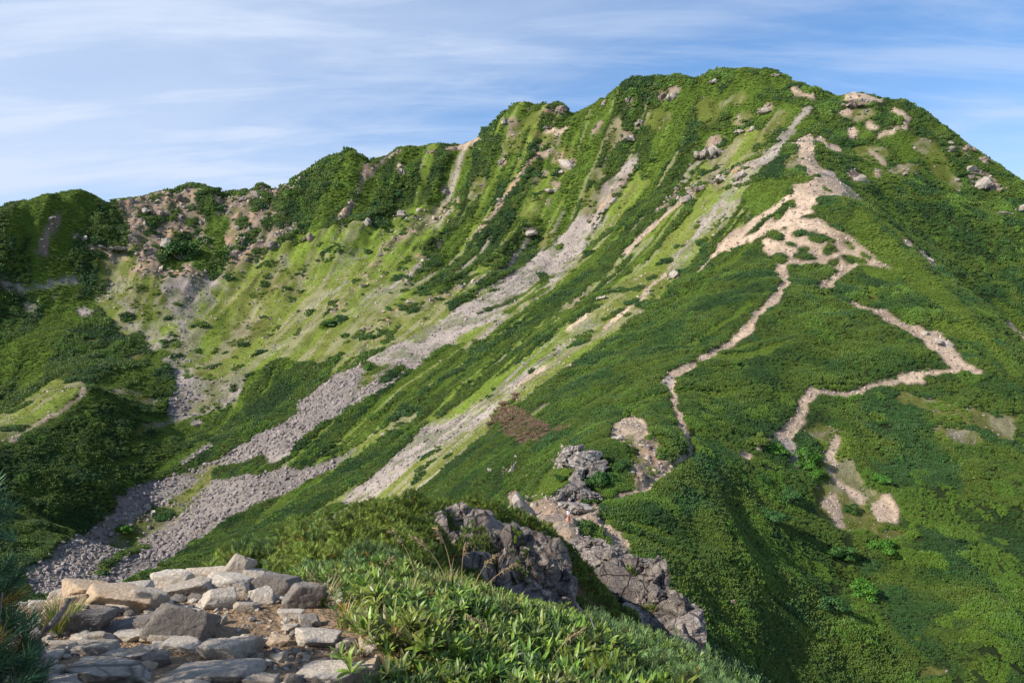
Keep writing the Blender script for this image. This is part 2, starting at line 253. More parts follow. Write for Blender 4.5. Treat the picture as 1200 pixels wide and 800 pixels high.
# grass between the scree and the spur
poly(GRASS, [(745,203),(762,215),(720,262),(690,292),(660,332),(600,372),(570,402),(540,432),(510,452),(470,482),(440,500),(400,540),(440,520),(490,490),(500,452),(545,395),(590,365),(640,342),(672,305),(700,265)])
poly(GRASS, [(822,195),(880,150),(905,160),(890,200),(862,245),(815,305),(762,360),(700,408),(632,458),(574,506),(512,556),(480,588),(400,592),(375,592),(440,540),(500,490),(540,460),(560,440),(600,410),(660,350),(690,320),(740,280),(790,240)])
poly(SCREE, [(500,500),(540,490),(575,470),(580,476),(550,498),(520,522),(470,552),(430,578),(385,590),(395,568),(430,535)])
poly(SCRUB, [(545,403),(520,408),(490,428),(460,450),(420,475),(390,490),(350,520),(328,548),(350,552),(400,535),(440,510),(480,480),(510,455),(545,415)])
line(GRASS, 8, [(440,520),(400,545),(430,535),(480,500)])
poly(SCRUB, [(450,512),(400,545),(350,570),(300,595),(260,612),(220,645),(260,655),(330,622),(380,598),(440,557),(470,527),(500,498),(530,470)])
line(SCRUB, (20,26), [(815,175),(790,225),(740,275),(690,322),(640,362)]); line(SCRUB, (24,14), [(640,362),(600,390),(560,415),(520,448),(470,485)])
line(SCRUB, (10,14), [(800,240),(760,290),(700,345),(640,392),(590,430)]); line(SCRUB, (12,6), [(590,430),(550,458),(510,490)]); line(SCRUB, (5,9), [(830,215),(790,262),(750,310)]); line(SCRUB, 8, [(500,452),(470,470),(445,490)])
line(SCRUB, (3,8), [(690,345),(650,378),(610,402)]); line(SCRUB, 5, [(640,330),(610,348),(560,368)]); line(SCRUB, (12,6), [(585,325),(545,345),(525,365)])
for P in [[(800,235),(770,262),(730,298)],[(790,310),(745,355),(705,388)],[(690,368),(665,390)],[(640,430),(600,455)]]: line(BARE, 3.6, P)
for P in [[(860,225),(820,280),(780,322)],[(700,378),(640,420),(590,462)]]: line(SCREE, (5,4), P)
# runnels on the upper slope
for w, P in [((5,9),[(640,168),(615,200),(592,232),(570,262),(548,292),(528,318)]),((3,7),[(745,195),(715,225),(695,255)]),((3,8),[(520,254),(490,268),(462,284),(440,308)]),((3,7),[(540,236),(500,250),(480,262),(455,290),(430,318)]),((3,6),[(560,300),(530,322),(508,330)]),((3,6),[(690,345),(665,362)]),((3,6),[(500,300),(480,325),(470,340)]),((4,7),[(550,330),(520,350),(480,362)]),((2,4),[(430,330),(400,352),(380,372)]),((2,4),[(470,355),(440,380),(410,402)]),((2,4),[(445,400),(410,425)]),((2,3.5),[(380,300),(350,322),(330,342)]),((3,6),[(812,196),(790,232),(765,255)])]: line(WALL, w, P)
for P in [[(420,300),(390,318)],[(410,330),(375,350),(350,372)],[(360,385),(320,410),(300,430)],[(470,330),(430,355)],[(350,300),(322,318)]]: line(SCREE, 3, P)
for b in [(388,378,16,5,-15),(475,305,10,4,-15),(510,285,18,8,-30),(482,290,8,5),(445,263,12,5),(530,320,20,7,-25),(600,360,12,4,-30),(640,325,8,3),(655,290,5,3),(690,300,8,4,-20),(600,300,10,5,-40),(420,390,4,2.5),(407,402,4,2),(470,315,8,3),(560,256,14,6,-40)]: blob(SCRUB, *b)
poly(SCRUB, [(480,345),(500,318),(540,290),(575,265),(600,250),(620,258),(600,290),(565,312),(530,332),(500,348)])
for b in [(615,145,26,8,-30),(640,160,20,8,10),(600,170,14,10),(660,180,16,8,-40),(700,205,12,9,-40),(720,160,10,22,20),(770,140,14,14),(830,130,16,16,-30),(860,120,20,8,-30),(690,240,10,18,30),(640,280,12,8,-40),(560,220,8,18,30),(720,100,12,4,-30)]: blob(MOSS, *b)
for P in [[(640,150),(655,158),(662,150)],[(650,175),(635,185)]]: line(BARE, 4, P)
# spur: trails and bare saddle
for b in [(905,150,26,8,-50),(880,190,20,8,-50),(930,190,8,20,40),(870,140,16,6,-30),(1010,135,20,8),(1020,180,24,8),(1090,180,30,10,40),(1110,210,30,10,40),(1060,200,24,6)]: blob(MOSS, *b)
line(BARE, (4,6), [(928,104),(940,112),(955,114)]); line(SCREE, (5,14), [(950,125),(932,142),(920,162),(905,182)]); line(SCREE, (10,8), [(905,182),(880,200),(862,218),(845,240),(820,270)]); line(SCREE, 6, [(835,175),(815,195),(800,215)])
line(BARE, (14,18), [(942,160),(946,185),(958,207)]); line(SCREE, (20,8), [(962,208),(985,223),(1008,236)]); poly(BARE, [(928,217),(955,212),(975,205),(990,222),(985,229),(965,231),(955,242),(940,247),(930,236)])
poly(BARE, [(925,245),(945,245),(955,250),(960,258),(975,268),(990,275),(1005,285),(1020,295),(1030,308),(1042,318),(1025,313),(1010,312),(1000,316),(985,330),(970,342),(955,345),(960,335),(975,325),(965,315),(950,313),(925,312),(915,318),(905,310),(905,305),(895,295),(890,285),(895,275),(905,262)])
for b in [(905,278,18,7),(937,274,9,4),(960,281,22,7.5,22),(940,291,9,5,15),(942,300,17,6,12),(972,296,12,5,10),(977,309,9,6),(1001,306,20,6,10),(960,320,26,8),(913,304,12,6),(994,288,11,4,15),(920,268,6,2.5),(985,279,8,2.5,20),(925,286,7,3),(1015,300,8,2.5,30),(968,222,8,2,30),(960,254,28,4,-4)]: blob(SCRUB, b[0], b[1], b[2]*.88, b[3]*.88, *b[4:])
line(BARE, (6,6), [(940,222),(915,239),(890,256),(868,272),(848,287)]); line(BARE, (9,7), [(905,263),(888,277),(862,285),(840,293)]); line(BARE, (3,2), [(842,292),(832,305),(816,322)])
line(BARE, (8,6), [(912,312),(920,333),(914,346),(896,362),(880,381),(858,402),(828,419),(800,434),(783,442)]); line(BARE, (5,7), [(783,442),(789,458),(793,480),(800,500),(806,520),(808,537)]); line(SCREE, 9, [(786,448),(776,446)])
line(BARE, (5,10), [(995,355),(1030,366),(1055,381),(1075,390),(1092,398)]); line(BARE, (14,20), [(1088,394),(1105,405),(1116,420)]); line(BARE, (14,5), [(1116,420),(1132,434),(1148,442)]); line(BARE, (6,5), [(1132,434),(1105,437),(1080,440)]); line(BARE, 6, [(1080,442),(1055,443),(1042,446)]); blob(BARE, 1070, 447, 14, 4); line(BARE, 5.5, [(1048,447),(1020,454),(1000,460),(980,464),(955,461)])
line(MOSS, 5, [(1010,345),(1030,350)]); blob(BARE, 1083, 349, 6, 2, 30)
poly(MOSS, [(940,503),(960,498),(992,510),(1000,540),(1012,570),(1045,590),(1050,610),(1010,625),(960,612),(950,580),(972,560),(955,530)])
line(BARE, (9,13), [(955,460),(945,472),(939,490),(927,503),(908,514)]); line(SCREE, (12,14), [(915,516),(928,530),(930,548)]); line(BARE, (9,14), [(983,512),(974,526),(970,540)]); line(BARE, (4,10), [(964,547),(982,564),(1000,578),(1014,588)]); line(BARE, (13,11), [(970,582),(980,598),(982,616)]); poly(BARE, [(1020,588),(1040,580),(1052,600),(1050,612),(1032,610),(1022,600)]); blob(BARE, 874, 538, 8, 6, 30); line(BARE, 4, [(900,514),(880,522)]); line(SCREE, 4, [(1010,620),(1030,622)])
line(MOSS, (10,24), [(1050,466),(1100,478),(1150,492),(1190,505)]); blob(MOSS, 1120, 510, 34, 10, 12); blob(SCREE, 1122, 508, 16, 4, 14); blob(MOSS, 1045, 625, 20, 6); blob(MOSS, 1090, 790, 20, 6)
poly(LIGHT, [(1000,240),(1050,285),(1100,330),(1150,385),(1195,440),(1180,440),(1120,380),(1060,335),(1030,305),(990,265)])
for P in [[(1060,285),(1072,295)],[(1080,300),(1100,318)],[(1180,378),(1200,400)]]: line(BARE, 5, P)
poly(BARE, [(712,512),(716,500),(740,487),(756,495),(760,512),(748,518),(745,530),(725,525)]); poly(WALL, [(745,520),(765,515),(780,532),(792,545),(800,549),(780,560),(752,575),(738,575),(735,555),(738,540),(728,527)])
for b in [(745,540,10,6),(735,515,8,5),(770,528,10,4),(748,560,7,8)]: blob(MOSS, *b)
line(BARE, (6,7), [(808,538),(782,553),(752,573),(722,587),(700,597)]); line(BARE, (14,12), [(690,600),(700,615),(722,635),(735,648)]); poly(WALL, [(590,583),(640,586),(690,590),(705,600),(700,640),(680,660),(640,640),(600,600)])
poly(DEAD, [(580,485),(600,476),(620,486),(640,500),(652,512),(632,524),(608,522),(590,507)]); line(DEAD, 3, [(650,512),(672,504)]); blob(LIGHT, 660, 560, 40, 14, -40)
for b in [(600,550,6,3),(606,545,3,7),(656,540,3,9,30),(594,552,4,4)]: blob(WALL, *b)
# right shoulder
for w, P in [(9,[(990,116),(1010,113),(1032,118)]),(5,[(1045,131),(1062,139)]),(4,[(1065,140),(1045,155),(1028,164)]),(7,[(995,148),(998,164)]),(4,[(1015,147),(1030,150)]),(4,[(1020,178),(1035,192)]),(6,[(960,160),(968,175),(985,178)]),(4,[(985,135),(1000,130)])]: line(BARE, w, P)
for b in [(1005,210,10,7),(1030,205,4,6,30),(1000,205,7,4)]: blob(WALL, *b)
for b in [(1142,206,10,6,40),(1160,213,8,7),(1108,168,10,4,45),(1180,200,8,3,40),(1060,200,5,2.5)]: blob(WALL, *b)
for b in [(838,168,13,9,-20),(850,206,12,7,-30),(820,218,9,5,-30),(866,151,8,4),(845,185,6,8,30),(664,193,11,5,-30),(650,220,7,4,-20),(655,202,4,8,30),(790,107,9,6),(776,112,4,5),(737,160,8,5),(750,143,5,4),(1008,121,16,5),(996,205,6,8),(1150,210,18,9,20),(1128,178,10,4,40),(600,150,6,10),(650,132,12,4),(590,188,4,6),(740,118,3,5),(870,200,9,6,-40),(808,232,7,6,-40),(898,128,9,4),(470,196,4,8),(432,258,5,5),(322,283,7,5),(345,268,5,5),(190,283,8,6),(520,222,5,5),(620,270,7,5),(640,240,3,8,30),(700,150,4,9,30),(625,215,3,8,40)]: blob(WALL, *b)
def cls_at(x, y, jit=True):
    x = np.asarray(x, float); y = np.asarray(y, float); w = np.clip(y/330, 0.25, 1.0)
    n1_ = fbm(x/9, y/9, o=4, seed=61, g=0.62); n2_ = fbm(x/9, y/9, o=4, seed=71, g=0.62)
    def look(k): 
        j = np.clip(np.rint((x+n1_*4*w*k-MX0)/MS).astype(int), 0, MW-1); i = np.clip(np.rint((y+n2_*6*w*k-MY0)/MS).astype(int), 0, MH-1); return CM[i, j]
    a = look(0.55); q = np.sin(x*127.1+y*311.7)*43758.5; jx = (q-np.floor(q)-.5); q = np.sin(x*269.5+y*183.3)*24634.6; jy = (q-np.floor(q)-.5)
    j = np.clip(np.rint((x+n1_*9*w+jx*7*w-MX0)/MS).astype(int), 0, MW-1); i = np.clip(np.rint((y+n2_*14*w+jy*9*w-MY0)/MS).astype(int), 0, MH-1); b = CM[i, j]
    hard = (a == BARE) | (b == BARE) | (a == SCRUB) | (b == SCRUB) 
    c = np.where(hard, a, b)
    # second species: low light-green heath and bamboo in streaks down the slope between the dark pine
    t_ = np.arctan2(x-cxm, y-cym); r_ = np.hypot(x-cxm, y-cym); lf = x < 60+0.09*y
    sp = np.where(lf, fbm(t_*26, r_/60, o=4, seed=110, g=.6), fbm(x/15, y/24, o=4, seed=111, g=.6))
    th_ = 0.42-0.30*sstep(190, 330, y)+0.12*(~lf & (y < 210))-0.10*(lf & (y > 330))
    c = np.where((c == SCRUB) & (sp > th_), LIGHT, c)
    # fine runnels of grass and pale grit between the pines of the central face
    q2 = fbm(t_*85, r_/120, o=3, seed=112, g=.6); on = lf & (y > 175) & (x > -70) & ((x < .06*y) | (y > 285))
    c = np.where(on & ((c == SCRUB) | (c == LIGHT)) & (q2 > .33), GRASS, c)
    c = np.where(on & (c == GRASS) & (fbm(t_*85+9, r_/90, o=3, seed=113, g=.6) > .30), SCREE, c)
    return c
#@@END# ---------------------------------------------------------------- helpers for objects
col0 = scn.collection
def tag(o, label=None, cat=None, group=None, kind=None):
    if label: o['label'] = label
    if cat: o['category'] = cat
    if group: o['group'] = group
    if kind: o['kind'] = kind
    return o
def mesh_np(name, V, Fc, mat=None, smooth=False):      # V (n,3); Fc: int array (m,k) or list of arrays with different k
    me = bpy.data.meshes.new(name); V = np.ascontiguousarray(V, np.float32)
    Fl = Fc if isinstance(Fc, list) else [Fc]
    me.vertices.add(len(V)); me.vertices.foreach_set('co', V.ravel())
    li = np.concatenate([np.asarray(f, np.int32).ravel() for f in Fl]); ln = np.concatenate([np.full(len(f), np.asarray(f).shape[1], np.int32) for f in Fl])
    me.loops.add(len(li)); me.loops.foreach_set('vertex_index', li)
    me.polygons.add(len(ln)); me.polygons.foreach_set('loop_start', np.r_[0, np.cumsum(ln)[:-1]].astype(np.int32)); me.polygons.foreach_set('loop_total', ln)
    me.polygons.foreach_set('use_smooth', np.full(len(ln), smooth)); me.update(calc_edges=True)
    if mat: me.materials.append(mat)
    return me
def obj(name, me, parent=None, loc=(0, 0, 0), coll=None):
    o = bpy.data.objects.new(name, me); (coll or col0).objects.link(o); o.location = loc
    if parent: o.parent = parent
    return o
def empty(name, loc, rz=0):
    o = bpy.data.objects.new(name, None); col0.objects.link(o); o.location = loc; o.rotation_euler = (0, 0, rz); o.empty_display_size = 0.2
    return o
class NT:
    def __init__(s, name):
        s.m = bpy.data.materials.new(name); s.m.use_nodes = True; s.t = s.m.node_tree; s.t.nodes.clear()
        s.out = s.t.nodes.new('ShaderNodeOutputMaterial'); s.b = s.t.nodes.new('ShaderNodeBsdfPrincipled'); s.t.links.new(s.b.outputs[0], s.out.inputs[0])
    def n(s, typ, ins={}, **k):
        x = s.t.nodes.new(typ)
        for a, v in k.items(): setattr(x, a, v)
        for a, v in ins.items():
            if isinstance(v, bpy.types.NodeSocket): s.t.links.new(v, x.inputs[a])
            else: x.inputs[a].default_value = v
        return x
    def pos(s): return s.n('ShaderNodeNewGeometry').outputs['Position']
    def noise(s, vec, scale, detail=4, rough=0.55, dist=0.0): return s.n('ShaderNodeTexNoise', {'Vector': vec, 'Scale': scale, 'Detail': detail, 'Roughness': rough, 'Distortion': dist}).outputs[0]
    def ramp(s, fac, pts):
        r = s.n('ShaderNodeValToRGB', {0: fac}); e = r.color_ramp.elements
        while len(e) < len(pts): e.new(0.5)
        for q, (p, c) in zip(e, pts): q.position = p; q.color = (*c, 1) if len(c) == 3 else c
        return r.outputs[0]
    def mix(s, f, a, b, mode='MIX'):
        x = s.n('ShaderNodeMix', data_type='RGBA', blend_type=mode)
        for i, v in ((0, f), (6, a), (7, b)):
            if isinstance(v, bpy.types.NodeSocket): s.t.links.new(v, x.inputs[i])
            else: x.inputs[i].default_value = v if i == 0 else (*v, 1)
        return x.outputs[2]
    def math(s, op, a, b=0.0, clamp=False):
        x = s.n('ShaderNodeMath', {0: a, 1: b}, operation=op, use_clamp=clamp); return x.outputs[0]
    def rng(s, v, a, b, c=0.0, d=1.0): return s.n('ShaderNodeMapRange', {0: v, 1: a, 2: b, 3: c, 4: d}).outputs[0]
    def set(s, **k):
        for a, v in k.items():
            a = a.replace('_', ' ')
            if isinstance(v, bpy.types.NodeSocket): s.t.links.new(v, s.b.inputs[a])
            else: s.b.inputs[a].default_value = (*v, 1) if isinstance(v, tuple) and len(v) == 3 and 'Color' in a else v
        return s
    def bump(s, h, strength=0.5, dist=0.1): s.t.links.new(s.n('ShaderNodeBump', {'Height': h, 'Strength': strength, 'Distance': dist}).outputs[0], s.b.inputs['Normal'])
def leaf_mat(name, cols, patch=0.04, sat=None, trans=0.0, rand='inst', rough=0.55, spec=0.25, hf=None):
    t = NT(name); p = t.pos()
    a = t.ramp(t.rng(t.noise(p, patch, 3, 0.6), 0.3, 0.7), [(i/(len(cols)-1), c) for i, c in enumerate(cols)])
    r = t.n('ShaderNodeObjectInfo').outputs['Random'] if rand == 'inst' else t.n('ShaderNodeNewGeometry').outputs['Random Per Island']
    k = t.rng(r, 0, 1, *((0.76, 1.28) if rand == 'inst' else (0.62, 1.45)))
    if hf: k = t.math('MULTIPLY', k, t.rng(t.noise(p, hf, 2, 0.6), 0.33, 0.67, 0.45, 1.5))
    hs = t.n('ShaderNodeHueSaturation', {'Hue': t.rng(r, 0, 1, 0.485, 0.512), 'Saturation': 1.0, 'Value': k, 'Color': a})
    t.set(Base_Color=hs.outputs[0], Roughness=rough, Specular_IOR_Level=spec)
    if trans:
        tr = t.n('ShaderNodeBsdfTranslucent', {'Color': hs.outputs[0]}); ms = t.n('ShaderNodeMixShader', {0: trans}); t.t.links.new(t.b.outputs[0], ms.inputs[1]); t.t.links.new(tr.outputs[0], ms.inputs[2]); t.t.links.new(ms.outputs[0], t.out.inputs[0])
    return t.m
# ---------------------------------------------------------------- terrain sheet
CL = cls_at(Xg, Yg)
def blur3(a): return (a+np.roll(a, 1, 0)+np.roll(a, -1, 0)+np.roll(a, 1, 1)+np.roll(a, -1, 1))/5
ALB = np.array([[.022,.034,.010],[.140,.195,.028],[.30,.255,.22],[.43,.325,.235],[.235,.175,.130],[.075,.045,.025],[.095,.115,.022],[.20,.175,.155],[.070,.115,.016]])
fa1 = fbm(Xg/34, Yg/34, o=3, seed=81); fa2 = fbm(th*60, rr/60, o=3, seed=82); fa3 = fbm(Xg/5, Yg/5, o=3, seed=83)
A = blur3(ALB[CL])
g = (CL == GRASS) | (CL == MOSS)
dull = np.clip(0.5+1.3*fa1+0.8*fa2, 0, 1)[..., None]
A = np.where(g[..., None], A*(1-dull*0.6)+np.array([.150,.140,.045])*dull*0.5, A)
pale = sstep(0.10, 0.42, fa2+0.5*fa3)[..., None]*((CL == GRASS) | (CL == MOSS) | (CL == WALL))[..., None]
A = A*(1-0.38*pale)+np.array([.28,.235,.18])*0.38*pale
red = sstep(0.05, 0.5, fa3+fa1*0.6)[..., None]*(CL == WALL)[..., None]
A = A*(1-0.6*red)+np.array([.33,.20,.12])*0.6*red
grn = sstep(0.12, 0.3, fbm(Xg/7+5, Yg/7, o=4, seed=84))[..., None]*((CL == WALL) | (CL == SCREE))[..., None]
A = A*(1-0.55*grn)+np.array([.07,.10,.02])*0.55*grn
A *= (1+0.30*fa3+0.2*fa1)[..., None]
wpath = (1-wb)[..., None]                               # the near ground is the trail's sandy soil, litter-brown beside it
near_soil = np.array([.30,.205,.125]); litter = np.array([.085,.050,.028])
onp = (sstep(0.35, -0.1, Xg)*sstep(9.5, 7.0, Yg))[..., None]
A = A*(1-wpath)+(near_soil*onp+litter*(1-onp))*(1+0.25*fbm(Xg/0.5, Yg/0.5, o=3, seed=85)[..., None])*wpath
A = np.where((CL == BARE)[..., None], A*(0.92+0.30*fbm(Xg/2.2, Yg/4.5, o=4, seed=86, g=.65)+0.18*fa1)[..., None], A)
A = np.clip(A, 0.004, 0.8)
def blur(a, k):
    for ax in (0, 1):
        a = np.apply_along_axis(lambda r: np.convolve(np.pad(r, k, 'edge'), np.ones(2*k+1)/(2*k+1), 'valid'), ax, a)
    return a
scrubm = ((CL == SCRUB) | (CL == DEAD))*wb+0.45*(CL == LIGHT)*wb
soft = blur(scrubm, 2)
CAN = fbm(Xg/5.5, Yg/5.5, o=2, seed=91)                  # canopy undulation of the dwarf pine
can_h = soft*(0.55+0.9*CAN)*sstep(70, 95, Yg)
rk = ((CL == WALL) | (CL == BARE)).astype(float)
ZM = ZG+can_h+blur((CL == WALL).astype(float), 1)*np.abs(fbm(Xg/6, Yg/6, ZG/8, o=4, seed=93, g=0.6))*3.2*wb
V = np.stack([Xg, Yg, ZM], -1).reshape(-1, 3)
ii = np.arange(NY*NU).reshape(NY, NU)
Q = np.stack([ii[:-1, :-1], ii[:-1, 1:], ii[1:, 1:], ii[1:, :-1]], -1).reshape(-1, 4)
tm = NT('ground'); ca = tm.n('ShaderNodeVertexColor', layer_name='cover').outputs[0]; p = tm.pos()
f1 = tm.noise(p, 1.1, 6, 0.65); f2 = tm.noise(p, 7.0, 5, 0.7); vo = tm.n('ShaderNodeTexVoronoi', {'Vector': p, 'Scale': 1.7}).outputs['Distance']
v1 = tm.rng(f1, 0.25, 0.75, 0.62, 1.38); v2 = tm.rng(f2, 0.25, 0.75, 0.72, 1.28)
c = tm.mix(1.0, ca, tm.n('ShaderNodeCombineColor', {0: v1, 1: v1, 2: v1}).outputs[0], 'MULTIPLY'); c = tm.mix(1.0, c, tm.n('ShaderNodeCombineColor', {0: v2, 1: v2, 2: v2}).outputs[0], 'MULTIPLY')
tm.set(Base_Color=c, Roughness=0.95, Specular_IOR_Level=0.1)
hh = tm.math('ADD', tm.math('MULTIPLY', f1, 0.5), tm.math('MULTIPLY', f2, 0.12)); tm.bump(hh, 0.9, 0.8)
me = mesh_np('mountain', V, Q, tm.m, True)
at = me.color_attributes.new('cover', 'FLOAT_COLOR', 'POINT'); at.data.foreach_set('color', np.concatenate([A.reshape(-1, 3), np.ones((NY*NU, 1))], 1).astype(np.float32).ravel())
tag(obj('mountain_terrain', me), 'green mountain with a scree bowl and a sandy trail ridge', kind='structure')
def zm_at(x, y, Z=None):
    Z = ZM if Z is None else Z
    x = np.asarray(x, float); y = np.asarray(y, float)
    j = np.clip(((x/y)+1.12)/2.24*(NU-1), 0, NU-1.001); i = np.clip(np.interp(y, YS, np.arange(NY)), 0, NY-1.001)
    i0 = i.astype(int); j0 = j.astype(int); a = i-i0; b = j-j0
    return (Z[i0, j0]*(1-a)*(1-b)+Z[i0+1, j0]*a*(1-b)+Z[i0, j0+1]*(1-a)*b+Z[i0+1, j0+1]*a*b)
# ---------------------------------------------------------------- small meshes
def ico(sub):
    import bmesh
    bm = bmesh.new(); bmesh.ops.create_icosphere(bm, subdivisions=sub, radius=1); V = np.array([v.co[:] for v in bm.verts]); Fc = np.array([[v.index for v in f.verts] for f in bm.faces]); bm.free(); return V, Fc
ICO = {s: ico(s) for s in (1, 2, 3, 4, 5)}
def rock_vf(r, sub=2, planes=9, sc=(1, 1, 0.7), rough=0.04, soft=14, nfreq=2.5):   # angular stone: half-space polytope plus fine relief
    D, Fc = ICO[sub]; n = r.normal(size=(planes, 3)); n /= np.linalg.norm(n, axis=1, keepdims=True); h = r.uniform(0.62, 1.0, planes)
    q = np.clip(D @ n.T, 0.02, None)/h; rad = 1/np.power(np.power(q, soft).sum(1)+0.55**soft, 1/soft)
    s = int(r.integers(0, 400)); rad *= 1+rough*fbm(D[:, 0]*nfreq+s, D[:, 1]*nfreq, D[:, 2]*nfreq, 4, 3, 0.6)*2
    return D*rad[:, None]*np.array(sc), Fc
def tuft_clump(r, n=26, ax=(1.0, 0.8, 0.55), L=0.42):     # low cushion of short upright shoots
    V = []; Fc = []
    D, F0 = ICO[1]; V.append(D*np.array(ax)*np.array([.82, .82, .7])*(1+0.15*r.normal(size=(len(D), 1)))); Fc.append(F0); k = len(D)
    for i in range(n):
        t = r.uniform(0, 2*math.pi); e = r.uniform(0.02, 1.0); c = np.array([math.cos(t)*math.sqrt(1-e*e), math.sin(t)*math.sqrt(1-e*e), e])
        b = c*np.array(ax)*r.uniform(0.72, 1.0); d = c*0.55+np.array([0, 0, 0.75])+r.normal(size=3)*0.22; d /= np.linalg.norm(d); L_ = L*r.uniform(0.6, 1.2)
        u = np.cross(d, r.normal(size=3)); u /= np.linalg.norm(u); w = np.cross(d, u); R = L_*0.36
        ring = [b+d*L_*0.35+R*(math.cos(a)*u+math.sin(a)*w) for a in (0, 1.57, 3.14, 4.71)]
        V.append(np.array([b]+ring+[b+d*L_])); Fc.append(np.array([[0, 2, 1], [0, 3, 2], [0, 4, 3], [0, 1, 4], [5, 1, 2], [5, 2, 3], [5, 3, 4], [5, 4, 1]])+k); k += 6
    return np.vstack(V), np.vstack(Fc)
def blade_tuft(r, n=9, L=1.0):
    V = []; Fc = []
    for i in range(n):
        t = r.uniform(0, 2*math.pi); d = np.array([math.cos(t)*.6, math.sin(t)*.6, 1]); b = np.array([math.cos(t), math.sin(t), 0])*r.uniform(0, .5); w = np.array([-math.sin(t), math.cos(t), 0])*.13
        V.append(np.array([b-w, b+w, b+d*L*r.uniform(.5, 1)])); Fc.append([3*i, 3*i+1, 3*i+2])
    return np.vstack(V), np.array(Fc)
def library(name, items):
    c = bpy.data.collections.new(name)
    for i, (V, Fc, m) in enumerate(items): obj('%s_%02d' % (name, i), mesh_np(name, V, Fc, m), coll=c)
    return c
def scatter(name, lib, P, S, R, I, label, kind='stuff', cat=None):
    me = bpy.data.meshes.new(name); me.vertices.add(len(P)); me.vertices.foreach_set('co', np.ascontiguousarray(P, np.float32).ravel())
    for nm, ty, arr, key in (('scl', 'FLOAT_VECTOR', S, 'vector'), ('rot', 'FLOAT_VECTOR', R, 'vector'), ('pick', 'INT', I, 'value')):
        a = me.attributes.new(nm, ty, 'POINT'); a.data.foreach_set(key, np.ascontiguousarray(arr, np.int32 if ty == 'INT' else np.float32).ravel())
    o = obj(name, me); g = bpy.data.node_groups.new(name, 'GeometryNodeTree')
    g.interface.new_socket('Geometry', in_out='INPUT', socket_type='NodeSocketGeometry'); g.interface.new_socket('Geometry', in_out='OUTPUT', socket_type='NodeSocketGeometry')
    gi = g.nodes.new('NodeGroupInput'); go = g.nodes.new('NodeGroupOutput'); ip = g.nodes.new('GeometryNodeInstanceOnPoints'); ci = g.nodes.new('GeometryNodeCollectionInfo'); L = g.links.new
    ci.inputs['Collection'].default_value = lib; ci.inputs['Separate Children'].default_value = True; ci.inputs['Reset Children'].default_value = True
    def na(nm, ty):
        x = g.nodes.new('GeometryNodeInputNamedAttribute'); x.data_type = ty; x.inputs[0].default_value = nm; return x.outputs[0]
    L(gi.outputs[0], ip.inputs['Points']); L(ci.outputs[0], ip.inputs['Instance']); ip.inputs['Pick Instance'].default_value = True
    L(na('pick', 'INT'), ip.inputs['Instance Index']); L(na('scl', 'FLOAT_VECTOR'), ip.inputs['Scale']); L(na('rot', 'FLOAT_VECTOR'), ip.inputs['Rotation']); L(ip.outputs[0], go.inputs[0])
    md = o.modifiers.new('scatter', 'NODES'); md.node_group = g
    return tag(o, label, cat, kind=kind)
# ---------------------------------------------------------------- candidate points spread over the ground, denser where it is nearer
HSL = 0.74
def candidates(n, y0, y1, seed):                        # density per metre^2 falls with 1/y^2
    r = np.random.default_rng(seed); u = r.uniform(-HSL, HSL, n); y = y0*(y1/y0)**r.random(n); return u*y, y, r
slz = np.stack(np.gradient(ZG, axis=0)/np.gradient(YS)[:, None] if False else [np.gradient(ZG, axis=0)/np.gradient(YS)[:, None]])[0]
# keep only ground that faces the trail side of the mountain (far slopes behind the crest stay bare)
vis_lim = np.maximum.accumulate(np.where(Yg > 60, (ZM+2.5)/Yg, -9), axis=0); seen = (ZM+4.0)/Yg >= vis_lim-0.004
def seen_at(x, y): 
    j = np.clip(np.rint(((x/y)+1.12)/2.24*(NU-1)).astype(int), 0, NU-1); i = np.clip(np.rint(np.interp(y, YS, np.arange(NY))).astype(int), 0, NY-1); return seen[i, j]
m_pine = leaf_mat('dwarf_pine_leaves', [(.026,.064,.014), (.048,.095,.014), (.078,.120,.014), (.036,.084,.019)], 0.05)
for n_ in m_pine.node_tree.nodes:
    if n_.type == 'MAP_RANGE' and abs(n_.inputs[1].default_value-0.3) < 1e-4: n_.inputs[1].default_value = 0.38; n_.inputs[2].default_value = 0.62
m_pine2 = leaf_mat('alder_leaves', [(.060,.125,.014), (.090,.150,.016)], 0.08)
m_deadb = leaf_mat('dead_brush', [(.12,.07,.04), (.17,.11,.07)], 0.3)
m_low = leaf_mat('low_heath_leaves', [(.080,.140,.020), (.130,.185,.022), (.095,.150,.024)], 0.06)
rr_ = np.random.default_rng(3)
lib_pine = library('pine_cushion', [(*tuft_clump(rr_, 26), m_pine) for _ in range(5)]+[(*tuft_clump(rr_, 24, (1, 1, .8), .5), m_pine2)]+[(*tuft_clump(rr_, 30, (1, .8, .4), .6), m_deadb)]+[(*tuft_clump(rr_, 22, (1, .9, .35), .3), m_low) for _ in range(2)])
NC = 600000
x, y, r = candidates(NC, 40, 545, 101)
nr = (y > 66) | (np.abs(x-y*0.05) > 8)
x, y = x[nr], y[nr]
c = cls_at(x, y); sn = seen_at(x, y); s0 = np.clip(0.0031*y, 0.40, 1.6)
open_ = lambda q: (q == BARE) | (((q == SCREE) | (q == BOULD) | (q == GRASS)) & (r_k < .7))
r_k = r.random(len(x))
blk = open_(cls_at(x+s0*.8, y+s0*.3, False)) | open_(cls_at(x-s0*.8, y+s0*.3, False)) | open_(cls_at(x, y+s0*1.5, False)) | open_(cls_at(x, y+s0*0.8, False)); blk &= (c == SCRUB)
edge = fbm(x/3, y/3, o=2, seed=95)
